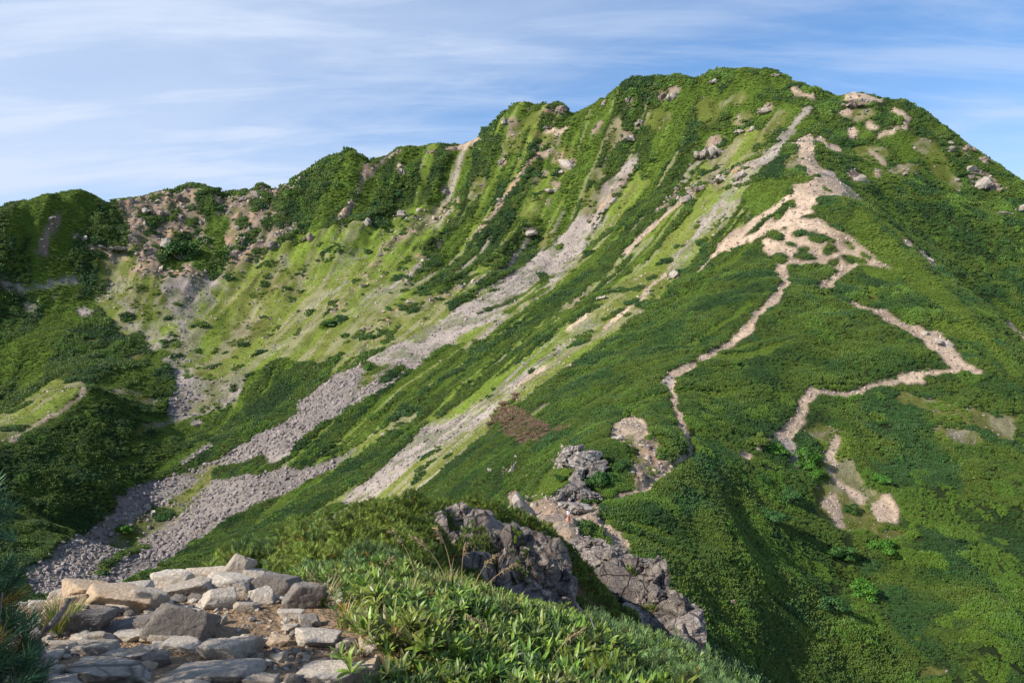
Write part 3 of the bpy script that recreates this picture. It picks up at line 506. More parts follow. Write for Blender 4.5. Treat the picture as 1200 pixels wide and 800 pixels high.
keep = sn & ~blk & (((c == SCRUB) & (edge > -0.62)) | (c == DEAD) | ((c == LIGHT)) | ((c == MOSS) & (fbm(x/4, y/4, o=3, seed=96) > 0.26)) | ((c == WALL) & (fbm(x/5, y/5, o=3, seed=97) > 0.36)) | ((c == GRASS) & (fbm(x/7, y/7, o=3, seed=98) > 0.46)))
x, y, c = x[keep], y[keep], c[keep]; n = len(x)
z = zm_at(x, y); s = np.clip(0.0031*y, 0.40, 1.6)*r.uniform(0.6, 1.3, n)
s *= np.clip(1+0.9*fbm(x/11, y/11, o=3, seed=104), .6, 1.5); s *= np.where(c == LIGHT, 0.62, np.where(c == MOSS, 0.75, 1.0))
pick = r.integers(0, 5, n); br = fbm(x/6, y/6, o=3, seed=99)+0.35*fbm(x/40, y/40, o=2, seed=100)
pick = np.where((br > 0.42) & (c == SCRUB), 5, pick); pick = np.where((c == DEAD) & (r.random(n) < .62), 6, pick); pick = np.where((c == LIGHT) | (c == MOSS), 7+(r.random(n) < .5), pick)
P = np.stack([x, y, z+s*0.05], -1); S = np.stack([s*1.1, s, s*r.uniform(0.8, 1.25, n)], -1); R = np.stack([r.normal(0, .12, n), r.normal(0, .12, n), r.uniform(-0.5, 0.5, n)+math.pi*(r.random(n) < .5)], -1)
print('pine cushions', n)
scatter('dwarf_pine_thicket', lib_pine, P, S, R, pick, 'dark green dwarf pine thicket covering the mountain slopes')
# ---------------------------------------------------------------- loose stones
def rock_mat(name, cols, scale=1.0, lich=0.25, bump=0.5, rand='inst', bd=0.05, crack=0):
    t = NT(name); p = t.pos(); a = t.noise(p, 1.4*scale, 5, 0.6); base = t.ramp(t.rng(a, 0.3, 0.7), [(i/(len(cols)-1), c) for i, c in enumerate(cols)])
    f = t.noise(p, 14*scale, 6, 0.72); base = t.mix(t.rng(f, 0.35, 0.75, 0.0, 0.75), base, tuple(q*0.42 for q in cols[0]))
    if crack:
        wv = t.n('ShaderNodeMix', {0: 0.16/crack, 4: p, 5: t.n('ShaderNodeTexNoise', {'Vector': p, 'Scale': 1.5*crack, 'Detail': 4}).outputs['Color']}, data_type='VECTOR').outputs[1]
        ck = t.rng(t.n('ShaderNodeTexVoronoi', {'Vector': wv, 'Scale': crack}, feature='DISTANCE_TO_EDGE').outputs['Distance'], 0.0, 0.045, 0.0, 1.0)
        ck2 = t.rng(t.n('ShaderNodeTexVoronoi', {'Vector': wv, 'Scale': crack*3.1}, feature='DISTANCE_TO_EDGE').outputs['Distance'], 0.0, 0.05, 0.45, 1.0)
        ck = t.math('MULTIPLY', ck, ck2); base = t.mix(t.math('SUBTRACT', 1.0, ck), base, tuple(q*0.30 for q in cols[0]))
    l = t.math('GREATER_THAN', t.noise(p, 5.5*scale, 6, 0.75, 0.6), 0.60); base = t.mix(t.math('MULTIPLY', l, lich), base, (.42, .42, .36))
    r = t.n('ShaderNodeObjectInfo').outputs['Random'] if rand == 'inst' else t.n('ShaderNodeNewGeometry').outputs['Random Per Island']
    hs = t.n('ShaderNodeHueSaturation', {'Value': t.rng(r, 0, 1, 0.7, 1.3), 'Color': base}); t.set(Base_Color=hs.outputs[0], Roughness=0.88, Specular_IOR_Level=0.25)
    if bump: hgt = t.math('ADD', t.math('MULTIPLY', f, 0.55), a); t.bump(t.math('ADD', hgt, t.math('MULTIPLY', ck, 0.5)) if crack else hgt, bump, bd)
    return t.m
m_mauve = rock_mat('mauve_scree_stone', [(.255, .215, .20), (.37, .315, .285)], 0.3, 0.3, 0)
m_tan = rock_mat('tan_stone', [(.36, .30, .235), (.50, .41, .33)], 0.3, 0.2, 0)
lib_stone = library('loose_stone', [(*rock_vf(rr_, 1, 7, (1, .8, .65), 0.08), m_mauve) for _ in range(4)]+[(*rock_vf(rr_, 1, 7, (1, .8, .5), 0.08), m_tan) for _ in range(3)])
x, y, r = candidates(230000, 66, 530, 202); c = cls_at(x, y); sn = seen_at(x, y)
pr = np.select([c == BOULD, c == SCREE, c == BARE, c == WALL, c == MOSS, c == GRASS], [0.9, 0.42, 0.55, 0.30, 0.10, 0.05], 0.0)
pr = np.where((c == GRASS) & (fbm((x-y)/9, (x+y)/40, o=3, seed=103) > 0.22), 0.22, pr)
keep = sn & (r.random(len(x)) < pr); x, y, c = x[keep], y[keep], c[keep]; n = len(x)
base = np.select([c == BOULD, c == SCREE, c == BARE, c == WALL], [0.0011*y+0.08, 0.0008*y+0.03, 0.0009*y, 0.0015*y], 0.0009*y)
s = base*np.minimum(np.exp(r.normal(0, 0.48, n)), 2.3); z = zm_at(x, y)
pick = np.where((c == BARE) | (c == GRASS) | ((c == WALL) & (r.random(n) < .6)), r.integers(4, 7, n), r.integers(0, 4, n))
print('stones', n)
scatter('loose_stone_scree', lib_stone, np.stack([x, y, z+s*.15], -1), np.stack([s, s, s*1.1], -1), np.stack([r.normal(0, .5, n), r.normal(0, .5, n), r.uniform(0, 6.28, n)], -1), pick, 'grey mauve scree and loose stones on the bowl and trails')
# ---------------------------------------------------------------- alpine grass in the bowl
m_gr = leaf_mat('alpine_grass_blades', [(.130,.185,.028), (.180,.225,.032), (.170,.175,.045)], 0.05)
lib_gr = library('grass_tuft', [(*blade_tuft(rr_, 9), m_gr) for _ in range(3)])
x, y, r = candidates(120000, 66, 530, 303); c = cls_at(x, y); sn = seen_at(x, y); dn = fbm(np.arctan2(x-cxm, y-cym)*60, np.hypot(x-cxm, y-cym)/60, o=3, seed=82)
keep = sn & (((c == GRASS) & (dn < 0.3)) | ((c == MOSS) & (dn < 0.1)) | ((c == LIGHT))); x, y = x[keep], y[keep]; n = len(x); s = 0.0021*y*r.uniform(.6, 1.3, n); z = zm_at(x, y)
print('grass', n)
scatter('alpine_grass', lib_gr, np.stack([x, y, z-s*.1], -1), np.stack([s, s, s*.7], -1), np.stack([0*s, 0*s, r.uniform(0, 6.28, n)], -1), r.integers(0, 3, n), 'yellow green alpine grass on the sunny bowl slope')
# ---------------------------------------------------------------- rocks and outcrops
m_pale = rock_mat('pale_outcrop_rock', [(.27, .23, .195), (.45, .39, .325)], 0.5, 0.35, 0.6, 'isl', 0.3)
m_brown = rock_mat('brown_outcrop_rock', [(.20, .15, .12), (.31, .24, .19)], 0.5, 0.25, 0.6, 'isl', 0.3)
m_crag = rock_mat('lichen_crag_rock', [(.15, .12, .105), (.26, .215, .185), (.43, .37, .30)], 1.3, 0.55, 1.0, 'isl', 0.12, 1.1)
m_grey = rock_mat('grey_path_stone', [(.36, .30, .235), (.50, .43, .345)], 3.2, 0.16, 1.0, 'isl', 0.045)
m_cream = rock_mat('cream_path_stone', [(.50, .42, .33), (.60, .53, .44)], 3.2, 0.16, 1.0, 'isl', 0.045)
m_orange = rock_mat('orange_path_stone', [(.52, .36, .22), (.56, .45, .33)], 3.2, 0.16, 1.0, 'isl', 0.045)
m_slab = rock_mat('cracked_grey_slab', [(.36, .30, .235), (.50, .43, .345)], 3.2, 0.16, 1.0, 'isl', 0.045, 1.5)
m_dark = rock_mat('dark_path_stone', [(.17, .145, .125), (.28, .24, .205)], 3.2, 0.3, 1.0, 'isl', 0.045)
def rotz(V, a): c, s = math.cos(a), math.sin(a); return V @ np.array([[c, s, 0], [-s, c, 0], [0, 0, 1]])
def roty(V, a): c, s = math.cos(a), math.sin(a); return V @ np.array([[c, 0, -s], [0, 1, 0], [s, 0, c]])
def rotx(V, a): c, s = math.cos(a), math.sin(a); return V @ np.array([[1, 0, 0], [0, c, s], [0, -s, c]])
def blocks(spec, seed, sub, rough=0.07):               # spec: (x, y, z, sx, sy, sz, tilt, yaw) -> one fractured rock mass
    r = np.random.default_rng(seed); VV = []; FF = []; k = 0
    for (x, y, z, sx, sy, sz, ti, ya) in spec:
        V, Fc = rock_vf(r, sub, 10, (1, 1, 1), rough, 22, 2.2); V = V*np.array([sx, sy, sz])*1.12; V = rotz(rotx(roty(V, ti), r.normal()*0.15), ya)+np.array([x, y, z]); VV.append(V); FF.append(Fc+k); k += len(V)
    return np.vstack(VV), np.vstack(FF)
def outcrop(u, v, w, h, mat, label, n=4, lean=0.3, d=None, group='rock outcrops on the mountain', name='rock_outcrop', cat='rock'):
    x, y = hit(u, v+h*0.45); z = float(zm_at(x, y)); W = w*y/F; H = h*y/F; r = np.random.default_rng(int(u*7+v)); sp = []
    H *= .8; n = n*3+2
    for i in range(n):
        k = (0.32 if i < 2 else 0.15)*r.uniform(.7, 1.25)
        sp.append((r.uniform(-.5, .5)*W*(.5 if i < 2 else 1.0), r.uniform(-.5, .4)*W*0.6, H*k*.35-(0 if i < 2 else H*.05), W*k*r.uniform(.7, 1.2), W*k*r.uniform(.6, 1.0), H*k*r.uniform(1.0, 1.9)*.8, r.normal()*.4, r.uniform(0, 3)))
    V, Fc = blocks(sp, int(u+v*3), 2 if y > 300 else 3, 0.12); tag(obj(name, mesh_np(name, V, Fc, mat), loc=(x, y+W*0.1, z)), label, cat, group)
OUT = [
(1150,212,22,20,m_pale,'largest pale boulder on the right shoulder below the skyline',3),(1172,215,16,22,m_brown,'pointed brown rock beside the large pale shoulder boulder',2),(1141,198,14,13,m_pale,'rounded grey rock just above the large shoulder boulder',2),(1122,209,9,8,m_pale,'small grey rock left of the large shoulder boulder',2),(1199,243,14,12,m_pale,'pale rock cut by the right photo edge under the shoulder',2),(1176,250,19,8,m_pale,'flat pale rocks low on the right shoulder meadow',3),
(1060,203,9,6,m_pale,'lone pale rock in the green middle of the right shoulder',1),(1008,208,18,18,m_pale,'cluster of pale spiky rocks right of the trail saddle',5),(998,121,26,9,m_brown,'brown crag on the skyline of the second summit',4),(1018,116,14,8,m_pale,'pale crag at the top right of the second summit',3),(1134,173,14,8,m_brown,'dark brown rocks on the right skyline halfway down',4),(1112,176,14,8,m_pale,'pale rock group below the right skyline shrubs',3),(1152,185,16,8,m_brown,'row of brown rocks along the descending right skyline',4),
(1103,398,18,10,m_pale,'pile of white boulders on the right hand trail bend',5),(1086,389,9,7,m_pale,'grey boulder beside the trail left of the white pile',2),(1126,340,9,7,m_pale,'pale rock in the gully right of the spur',2),(1088,303,16,7,m_pale,'pale rocks on the edge of the green spur flank',3),(1190,385,8,10,m_brown,'brown rock in the dark gully at the right edge',2),
(898,128,18,9,m_pale,'pale slab low below the main summit',2),(908,88,12,5,m_pale,'tan rocks crowning the main summit',3),(838,170,30,24,m_pale,'broad pale crag left of the upper trail runnel',6),(866,152,14,9,m_pale,'pale rocks between the broad crag and the summit trail',3),(845,205,22,16,m_pale,'jagged grey rocks under the broad pale crag',5),(822,218,18,12,m_brown,'brownish rocks at the lower left of the jagged group',4),(870,200,16,16,m_pale,'pale rocks beside the rocky runnel above the spur',4),(806,232,14,12,m_pale,'pale rocks on the grassy rib below the crag',3),(880,150,10,8,m_pale,'small pale rocks just below the summit heath',2),
(790,108,16,16,m_pale,'pale crag under the round top left of the summit',4),(776,112,9,12,m_brown,'brown rock left of the pale crag near the skyline',2),(838,94,10,8,m_pale,'pale rock on the skyline between the round tops',2),(736,115,5,8,m_pale,'slim pale rock high on the green rib',1),(709,119,8,11,m_brown,'reddish brown pinnacle on the skyline notch',2),(737,160,18,11,m_pale,'pale rocks above the head of the long scree',3),(750,142,10,9,m_pale,'small pale rocks in the upper gully',2),
(664,193,26,13,m_pale,'large pale slab on the green slope left of the long scree',3),(650,220,16,10,m_pale,'pale slab right below the large slab',2),(655,200,9,8,m_pale,'small pale stone beside the large slab',1),(621,271,18,12,m_pale,'pale triangular rock low on the dark green slope',2),(594,138,9,16,m_pale,'grey cliff on the left shoulder of the pointed peak',3),(619,127,9,9,m_brown,'dark rock on the tip of the pointed peak',2),(657,128,14,8,m_brown,'rocky knob right of the pointed peak',3),(640,148,14,6,m_pale,'tan rocks on the grassy back of the pointed peak',2),(590,187,9,12,m_pale,'grey rock on the shaded rib below the pointed peak',2),
(520,223,11,11,m_pale,'pale rock in the shrubs below the low skyline',2),(470,196,9,18,m_pale,'tall pale rock on the brown rib near the skyline',2),(430,257,8,12,m_pale,'pale rock at the upper edge of the bowl meadow',3),(508,175,14,9,m_brown,'brown rocky tooth on the skyline above the bowl',3),(469,250,12,7,m_pale,'pale rocks where shrubs meet the bowl meadow',3),
(170,243,18,12,m_pale,'grey cliff at the left end of the brown head wall',4),(187,247,14,13,m_brown,'brown rocks beside the left head wall cliff',3),(214,231,15,11,m_brown,'brown crag below the head wall skyline',3),(190,283,16,14,m_pale,'grey rock tooth above the round head wall bush',3),(286,231,11,9,m_pale,'pale rocks on the head wall skyline right of the saddle',2),(303,228,12,12,m_pale,'rocky pinnacle of the pointed skyline knob',3),(322,283,14,12,m_pale,'grey rock at the foot of the head wall shrubs',3),(345,268,11,10,m_pale,'grey rock at the right foot of the head wall',2),(362,275,13,12,m_brown,'brown rocks above the bowl meadow corner',3),(132,289,26,9,m_pale,'row of grey rocks under the big left hill bush',5),(97,277,12,8,m_pale,'grey rocks in the bare patch of the left hill',3),
(172,591,14,13,m_pale,'largest grey boulder in the lower left scree',2),(196,588,11,8,m_pale,'grey boulder right of the largest scree boulder',1),(179,601,9,8,m_pale,'squat boulder just below the largest scree boulder',1),(96,622,8,7,m_brown,'lone boulder at the scree edge by the dark pines',1),(237,617,10,7,m_pale,'pale boulder in the middle of the lower scree',1),(70,662,14,10,m_pale,'pale boulder at the bottom of the scree',2),(229,496,9,5,m_pale,'flat rock in the pine mat of the valley floor',1),
(707,346,14,9,m_pale,'whitish rocks on the bright grass rib',3),(790,320,16,12,m_pale,'whitish rock scar beside the spur pines',3),(576,553,8,10,m_pale,'pale rock in the heath below the dead brush',2),(601,551,7,14,m_pale,'slim pale rock rib in the heath',2),(656,540,8,12,m_pale,'pale rocks on the grass left of the rock tower',3),
(775,448,12,6,m_pale,'grey stones left of the trail junction',3),(721,512,12,8,m_pale,'grey rocks at the top left of the sandy scar',3),(752,560,14,10,m_brown,'brown rubble in the sandy scar',4),(772,530,16,8,m_pale,'pale rubble along the right of the sandy scar',4),(857,707,14,9,m_brown,'small brown crag on the shaded right slope',3),(888,530,9,7,m_brown,'brown rock among shrubs left of the scree patch',2),
(630,597,44,20,m_pale,'broad pale ledge beside the lower hiker',4),(655,606,40,22,m_brown,'grey sloping slab just behind the lower hiker',3),(690,640,28,12,m_pale,'pale rubble on the path in front of the lower hiker',5),(714,645,22,12,m_brown,'brown rocks at the path edge right of the hiker',4)]
for o_ in OUT:
    outcrop(*o_[:6], n=o_[6])
def crag(spec, mat, label, seed, sub=4, name='rock_crag', rough=0.09, group='crags on the near ridge', scl=0.95, nsub=5, dv=0, core=True):   # spec rows: photo x, y, metres ahead, half width, half depth, half height (m), tilt
    P0 = spec[0]; ox, oy = (P0[0]-600)/F*P0[2], P0[2]; oz = (400-P0[1])/F*P0[2]; sp = []; r = np.random.default_rng(seed)
    for (u, v, d, a, b, c_, ti) in spec:
        X, Y, Z = (u-600)/F*d-ox, d-oy, (400-v-dv)/F*d-oz; k = scl
        sp.append((X, Y, Z, a*.74*k, b*.6*k, c_*.70*k, ti, r.uniform(-.5, .5)))
        for q in range(nsub): sp.append((X+r.uniform(-.5, .5)*a*k, Y-r.uniform(.0, .32)*b*k, Z+r.uniform(-.55, .45)*c_*k, a*k*r.uniform(.22, .40), b*k*r.uniform(.2, .4), c_*k*r.uniform(.2, .40), ti+r.normal()*.3, r.uniform(-.8, .8)))
    mn = np.mean([q[:3] for q in sp], 0)
    if core: sd_ = np.std([q[:3] for q in sp], 0); sp.append((mn[0], mn[1]+.3*sd_[1]+.2, mn[2]-.2, sd_[0]*.9+.05, sd_[1]*.6+.2, sd_[2]*.7+.05, 0, 0))
    V, Fc = blocks(sp, seed, sub, rough); Vw = V+np.array([ox, oy, oz])
    nd = fbm(Vw[:, 0]*2.2, Vw[:, 1]*2.2, Vw[:, 2]*2.2, 4, 7, 0.6); c0 = V-V.mean(0); c0 /= np.linalg.norm(c0, axis=1, keepdims=True)
    sc_ = float(np.mean([q[3] for q in spec])); cr = 1-2*np.abs(fbm(Vw[:, 0]*1.3/sc_, Vw[:, 1]*1.3/sc_, Vw[:, 2]*2.2/sc_, 4, 9, 0.6)); c2 = 1-2*np.abs(fbm(Vw[:, 0]*4/sc_, Vw[:, 1]*4/sc_, Vw[:, 2]*2.5/sc_, 3, 19, 0.6)); V = V+c0*(nd*0.13*sc_-np.clip(cr-.62, 0, 1)*.55*sc_-np.clip(c2-.66, 0, 1)*.22*sc_)[:, None]
    tag(obj(name, mesh_np(name, V, Fc, mat), loc=(ox, oy, oz)), label, 'rock crag', group)
m_tower = rock_mat('grey_tower_rock', [(.24, .20, .18), (.34, .30, .265), (.46, .41, .355)], 0.7, 0.4, 1.0, 'isl', 0.25, 0.45)
crag([(668,528,112,1.9,1.8,1.3,.2),(680,536,111,2.2,2,1.5,-.2),(690,543,110,2.2,2,1.5,.3),(700,548,109,2.2,2,1.5,.1),(662,540,111,1.3,1.5,1.3,-.4),(706,558,108,1.6,2,1.2,.4),(676,560,108,1.5,1.5,1.6,.1),(668,574,105,1.7,2,1.3,-.3),(680,578,104,1.9,2,1.2,.2),(656,586,102,2.0,2,1.1,-.4),(690,586,102,1.6,1.5,.9,0),(672,594,98,2.4,2,.9,0)], m_tower, 'jagged grey rock tower above the col on the near ridge', 51, 4, 'rock_tower', scl=0.9, core=False)
crag([(556,632,15.5,.62,.7,.62,.15),(578,640,15.2,.55,.7,.75,-.1),(545,648,15,.42,.5,.55,.3),(598,628,16,.42,.6,.42,-.3),(565,662,14.8,.6,.6,.5,0),(600,660,14.8,.62,.7,.85,.2),(622,668,14.9,.52,.6,.8,-.1),(640,682,15,.5,.6,.75,.1),(658,688,15.2,.4,.6,.62,.2),(645,655,16,.5,.6,.6,.4),(628,640,16.6,.4,.6,.5,.1),(612,700,14.2,.6,.6,.6,0),(650,712,14.6,.5,.6,.5,.2),(672,712,15,.28,.4,.4,.2),(580,700,14,.7,.6,.6,0),(545,690,14,.6,.6,.6,0),(620,720,14,.8,.6,.5,0)], m_crag, 'big lichen spotted crag behind the leafy plants', 52, 4, dv=12, scl=1.12)
crag([(512,640,15.2,.42,.5,.45,.5),(524,650,14.8,.38,.5,.42,.2),(500,636,15.6,.26,.4,.28,.3),(535,655,14.8,.30,.4,.42,.0),(520,668,14.4,.5,.5,.4,.0)], m_crag, 'smaller crag at the left of the big lichen crag', 53, 4, dv=2, scl=1.1)
crag([(540,602,16.6,.40,.4,.28,.1),(550,604,16.6,.38,.4,.28,-.2),(531,601,16.6,.38,.4,.24,.1)], m_crag, 'low grey rocks peeping out under the crest pines', 55, 4, scl=1.0)
crag([(700,655,42,1.3,1.4,1.2,.2),(690,640,46,1.2,1.4,.8,.2),(722,668,40,1.5,1.6,1.9,.1),(742,672,38,1.2,1.4,1.3,-.1),(756,668,38,1.0,1.3,1.0,.2),(764,690,37,1.0,1.3,1.5,.1),(735,700,36,1.6,1.5,1.7,.2),(710,690,38,1.3,1.5,1.6,0),(770,715,35,1.3,1.5,1.2,.1),(792,718,34,1.1,1.4,.9,.2),(806,722,33,.75,1.2,.8,-.2),(798,745,32,1.0,1.3,1.0,.2),(770,745,33,1.5,1.5,1.3,.1),(812,765,31,.7,1.0,.8,.1),(790,780,30.5,1.0,1.3,.9,.2),(765,775,31,1.3,1.3,1.1,0),(740,740,33,1.5,1.5,1.3,0),(800,800,30,1.2,1.3,.8,0)], m_crag, 'long dark crag stepping down right of the green crest', 54, 4)
# hero stones of the trail: photo x, y of the front foot, width, height (px), f flat / b block, yaw, tilt, material, label
def box_rock(r, sub, dims, yaw, tilt, wob=0.22):
    D, Fc = ICO[sub]; n = [(1, 0, 0), (-1, 0, 0), (0, 1, 0), (0, -1, 0), (0, 0, 1), (0, 0, -1)]; n = np.array(n, float)+r.normal(size=(6, 3))*wob; h = np.array([1, 1, 1, 1, 1, 1])*r.uniform(0.78, 1, 6)
    m = r.normal(size=(8, 3)); m[:, 2] *= 0.8; n = np.vstack([n, m]); h = np.r_[h, r.uniform(0.88, 1.22, 8)]; n /= np.linalg.norm(n, axis=1, keepdims=True)
    q = np.clip(D @ n.T, 0.02, None)/h; rad = 1/np.power(np.power(q, 60).sum(1), 1/60); s = int(r.integers(0, 500)); P = D*rad[:, None]
    asp = np.array(dims)/max(dims); Pn = P*asp
    rad = 1+0.035*fbm(Pn[:, 0]*7+s, Pn[:, 1]*7, Pn[:, 2]*16, 3, 6, .6)+0.07*fbm(Pn[:, 0]*2+s, Pn[:, 1]*2, Pn[:, 2]*2, 4, 5, 0.55)+0.035*(1-2*np.abs(fbm(Pn[:, 0]*5+s, Pn[:, 1]*5, Pn[:, 2]*9, 3, 8)))
    V = P*rad[:, None]*np.array(dims)*0.50; V = rotx(roty(V, tilt), r.normal()*0.06); return rotz(V, yaw), Fc
ST = [
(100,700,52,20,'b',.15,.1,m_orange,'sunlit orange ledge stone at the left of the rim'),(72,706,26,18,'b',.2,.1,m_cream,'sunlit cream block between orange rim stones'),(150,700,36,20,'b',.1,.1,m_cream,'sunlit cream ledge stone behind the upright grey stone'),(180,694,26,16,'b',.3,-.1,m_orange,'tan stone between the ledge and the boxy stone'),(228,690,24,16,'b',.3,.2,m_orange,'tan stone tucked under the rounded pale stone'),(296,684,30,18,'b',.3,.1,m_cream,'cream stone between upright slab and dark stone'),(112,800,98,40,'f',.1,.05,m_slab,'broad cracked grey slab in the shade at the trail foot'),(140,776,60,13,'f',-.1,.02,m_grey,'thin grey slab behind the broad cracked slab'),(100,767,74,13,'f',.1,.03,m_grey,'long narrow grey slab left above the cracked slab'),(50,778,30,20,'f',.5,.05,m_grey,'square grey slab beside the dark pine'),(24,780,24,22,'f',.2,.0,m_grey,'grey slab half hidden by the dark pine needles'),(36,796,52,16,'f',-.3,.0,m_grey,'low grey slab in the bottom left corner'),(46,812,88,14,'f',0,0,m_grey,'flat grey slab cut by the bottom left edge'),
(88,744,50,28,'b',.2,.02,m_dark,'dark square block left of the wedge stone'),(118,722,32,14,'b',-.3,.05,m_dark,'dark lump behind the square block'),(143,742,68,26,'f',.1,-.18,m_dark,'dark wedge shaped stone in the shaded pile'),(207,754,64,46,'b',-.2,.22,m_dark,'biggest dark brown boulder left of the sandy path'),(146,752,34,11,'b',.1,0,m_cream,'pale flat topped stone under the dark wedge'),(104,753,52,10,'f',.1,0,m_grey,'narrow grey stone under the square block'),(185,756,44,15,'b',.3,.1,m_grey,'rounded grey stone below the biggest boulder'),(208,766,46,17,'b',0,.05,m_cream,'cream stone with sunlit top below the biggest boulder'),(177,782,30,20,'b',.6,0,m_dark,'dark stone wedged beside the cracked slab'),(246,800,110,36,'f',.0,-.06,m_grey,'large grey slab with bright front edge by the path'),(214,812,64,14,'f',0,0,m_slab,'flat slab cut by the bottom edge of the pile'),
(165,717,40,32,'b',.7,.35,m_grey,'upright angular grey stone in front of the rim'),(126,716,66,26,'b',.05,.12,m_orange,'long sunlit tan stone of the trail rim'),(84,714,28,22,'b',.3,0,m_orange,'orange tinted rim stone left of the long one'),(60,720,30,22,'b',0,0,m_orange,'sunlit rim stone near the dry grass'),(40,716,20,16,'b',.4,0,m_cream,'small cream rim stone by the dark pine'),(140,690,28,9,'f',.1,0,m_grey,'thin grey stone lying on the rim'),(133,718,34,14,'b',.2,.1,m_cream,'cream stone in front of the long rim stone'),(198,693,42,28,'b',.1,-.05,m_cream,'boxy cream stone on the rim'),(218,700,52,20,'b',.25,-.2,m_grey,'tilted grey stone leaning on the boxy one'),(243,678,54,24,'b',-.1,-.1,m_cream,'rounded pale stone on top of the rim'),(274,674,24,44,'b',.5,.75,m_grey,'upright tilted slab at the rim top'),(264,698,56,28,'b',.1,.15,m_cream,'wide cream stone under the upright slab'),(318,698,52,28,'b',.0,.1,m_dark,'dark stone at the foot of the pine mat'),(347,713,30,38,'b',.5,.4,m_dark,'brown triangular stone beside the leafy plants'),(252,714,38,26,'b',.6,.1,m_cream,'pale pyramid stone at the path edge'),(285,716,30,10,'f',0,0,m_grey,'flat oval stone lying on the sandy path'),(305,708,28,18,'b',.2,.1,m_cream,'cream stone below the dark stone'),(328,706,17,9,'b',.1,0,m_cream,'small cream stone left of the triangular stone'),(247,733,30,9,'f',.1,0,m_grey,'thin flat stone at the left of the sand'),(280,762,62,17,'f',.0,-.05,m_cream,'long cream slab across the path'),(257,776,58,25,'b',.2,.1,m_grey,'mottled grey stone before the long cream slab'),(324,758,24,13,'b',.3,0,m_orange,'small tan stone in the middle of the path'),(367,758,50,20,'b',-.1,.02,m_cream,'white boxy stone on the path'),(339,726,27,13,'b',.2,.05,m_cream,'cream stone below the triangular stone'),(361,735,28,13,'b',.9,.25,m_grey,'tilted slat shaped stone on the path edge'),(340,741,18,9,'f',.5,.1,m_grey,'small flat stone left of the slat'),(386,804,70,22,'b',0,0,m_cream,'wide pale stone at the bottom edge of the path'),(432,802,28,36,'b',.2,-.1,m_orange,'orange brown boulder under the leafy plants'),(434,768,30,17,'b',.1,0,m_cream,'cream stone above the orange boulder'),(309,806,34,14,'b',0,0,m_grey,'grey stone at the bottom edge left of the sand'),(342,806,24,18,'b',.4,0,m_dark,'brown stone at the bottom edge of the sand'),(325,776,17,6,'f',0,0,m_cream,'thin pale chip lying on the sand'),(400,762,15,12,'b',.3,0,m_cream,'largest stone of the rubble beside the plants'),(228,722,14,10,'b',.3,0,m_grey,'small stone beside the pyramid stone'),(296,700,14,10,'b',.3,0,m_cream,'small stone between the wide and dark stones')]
for i, (u, v, w, h, ty, ya, ti, mt, lab) in enumerate(ST):
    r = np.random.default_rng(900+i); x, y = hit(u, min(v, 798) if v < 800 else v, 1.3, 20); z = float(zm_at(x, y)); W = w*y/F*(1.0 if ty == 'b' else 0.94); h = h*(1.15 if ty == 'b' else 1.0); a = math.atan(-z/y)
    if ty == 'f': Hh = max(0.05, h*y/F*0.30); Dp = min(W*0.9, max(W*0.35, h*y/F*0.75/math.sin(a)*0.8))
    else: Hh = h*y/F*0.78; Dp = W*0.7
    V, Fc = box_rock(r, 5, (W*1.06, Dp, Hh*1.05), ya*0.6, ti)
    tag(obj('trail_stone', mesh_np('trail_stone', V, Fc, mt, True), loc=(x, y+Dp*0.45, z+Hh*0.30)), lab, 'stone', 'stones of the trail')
r = np.random.default_rng(77); lib_peb = library('pebble', [(*box_rock(r, 2, (1, .8, .5), 0, 0), m_) for m_ in (m_cream, m_grey, m_orange, m_cream, m_dark)])
n = 2600; u = r.uniform(40, 470, n); d = 3.4*(7.0/3.4)**r.random(n); x = (u-600)/F*d; y = d; cl_ = fbm(x*1.6, y*1.6, o=3, seed=140); k = (cl_+r.uniform(-.25, .35, n) > 0.05) & (x > -3.2); x, y = x[k], y[k]; n = len(x); s = np.exp(r.normal(math.log(.022), .6, n)).clip(.006, .085)
rim_ = (y > 5.0); s = np.where(rim_ & (r.random(n) < .5), s*1.8, s)
scatter('path_gravel', lib_peb, np.stack([x, y, zm_at(x, y)+s*.1], -1), np.stack([s, s, s], -1), np.stack([r.normal(0, .3, n), r.normal(0, .3, n), r.uniform(0, 6.28, n)], -1), r.integers(0, 5, n), 'small gravel and chips strewn over the sandy path')
r = np.random.default_rng(78); n = 620; x = r.uniform(-3.5, -.6, n); y = r.uniform(3.5, 6.0, n); k = (fbm(x*1.3+7, y*1.3, o=3, seed=141)+.35*sstep(4.7, 5.5, y)+.3*sstep(-1.9, -2.4, x)+r.normal(size=n)*.12 > .30) & ~((x > -1.75) & (y < 5.2) & (x < -.9)); x, y = x[k], y[k]; n = len(x); s = r.uniform(.035, .12, n)
scatter('path_rubble', lib_peb, np.stack([x, y, zm_at(x, y)+s*.12], -1), np.stack([s, s, s], -1), np.stack([r.normal(0, .25, n), r.normal(0, .25, n), r.uniform(0, 6.28, n)], -1), r.integers(0, 5, n), 'fist sized rubble packed between the larger trail stones')
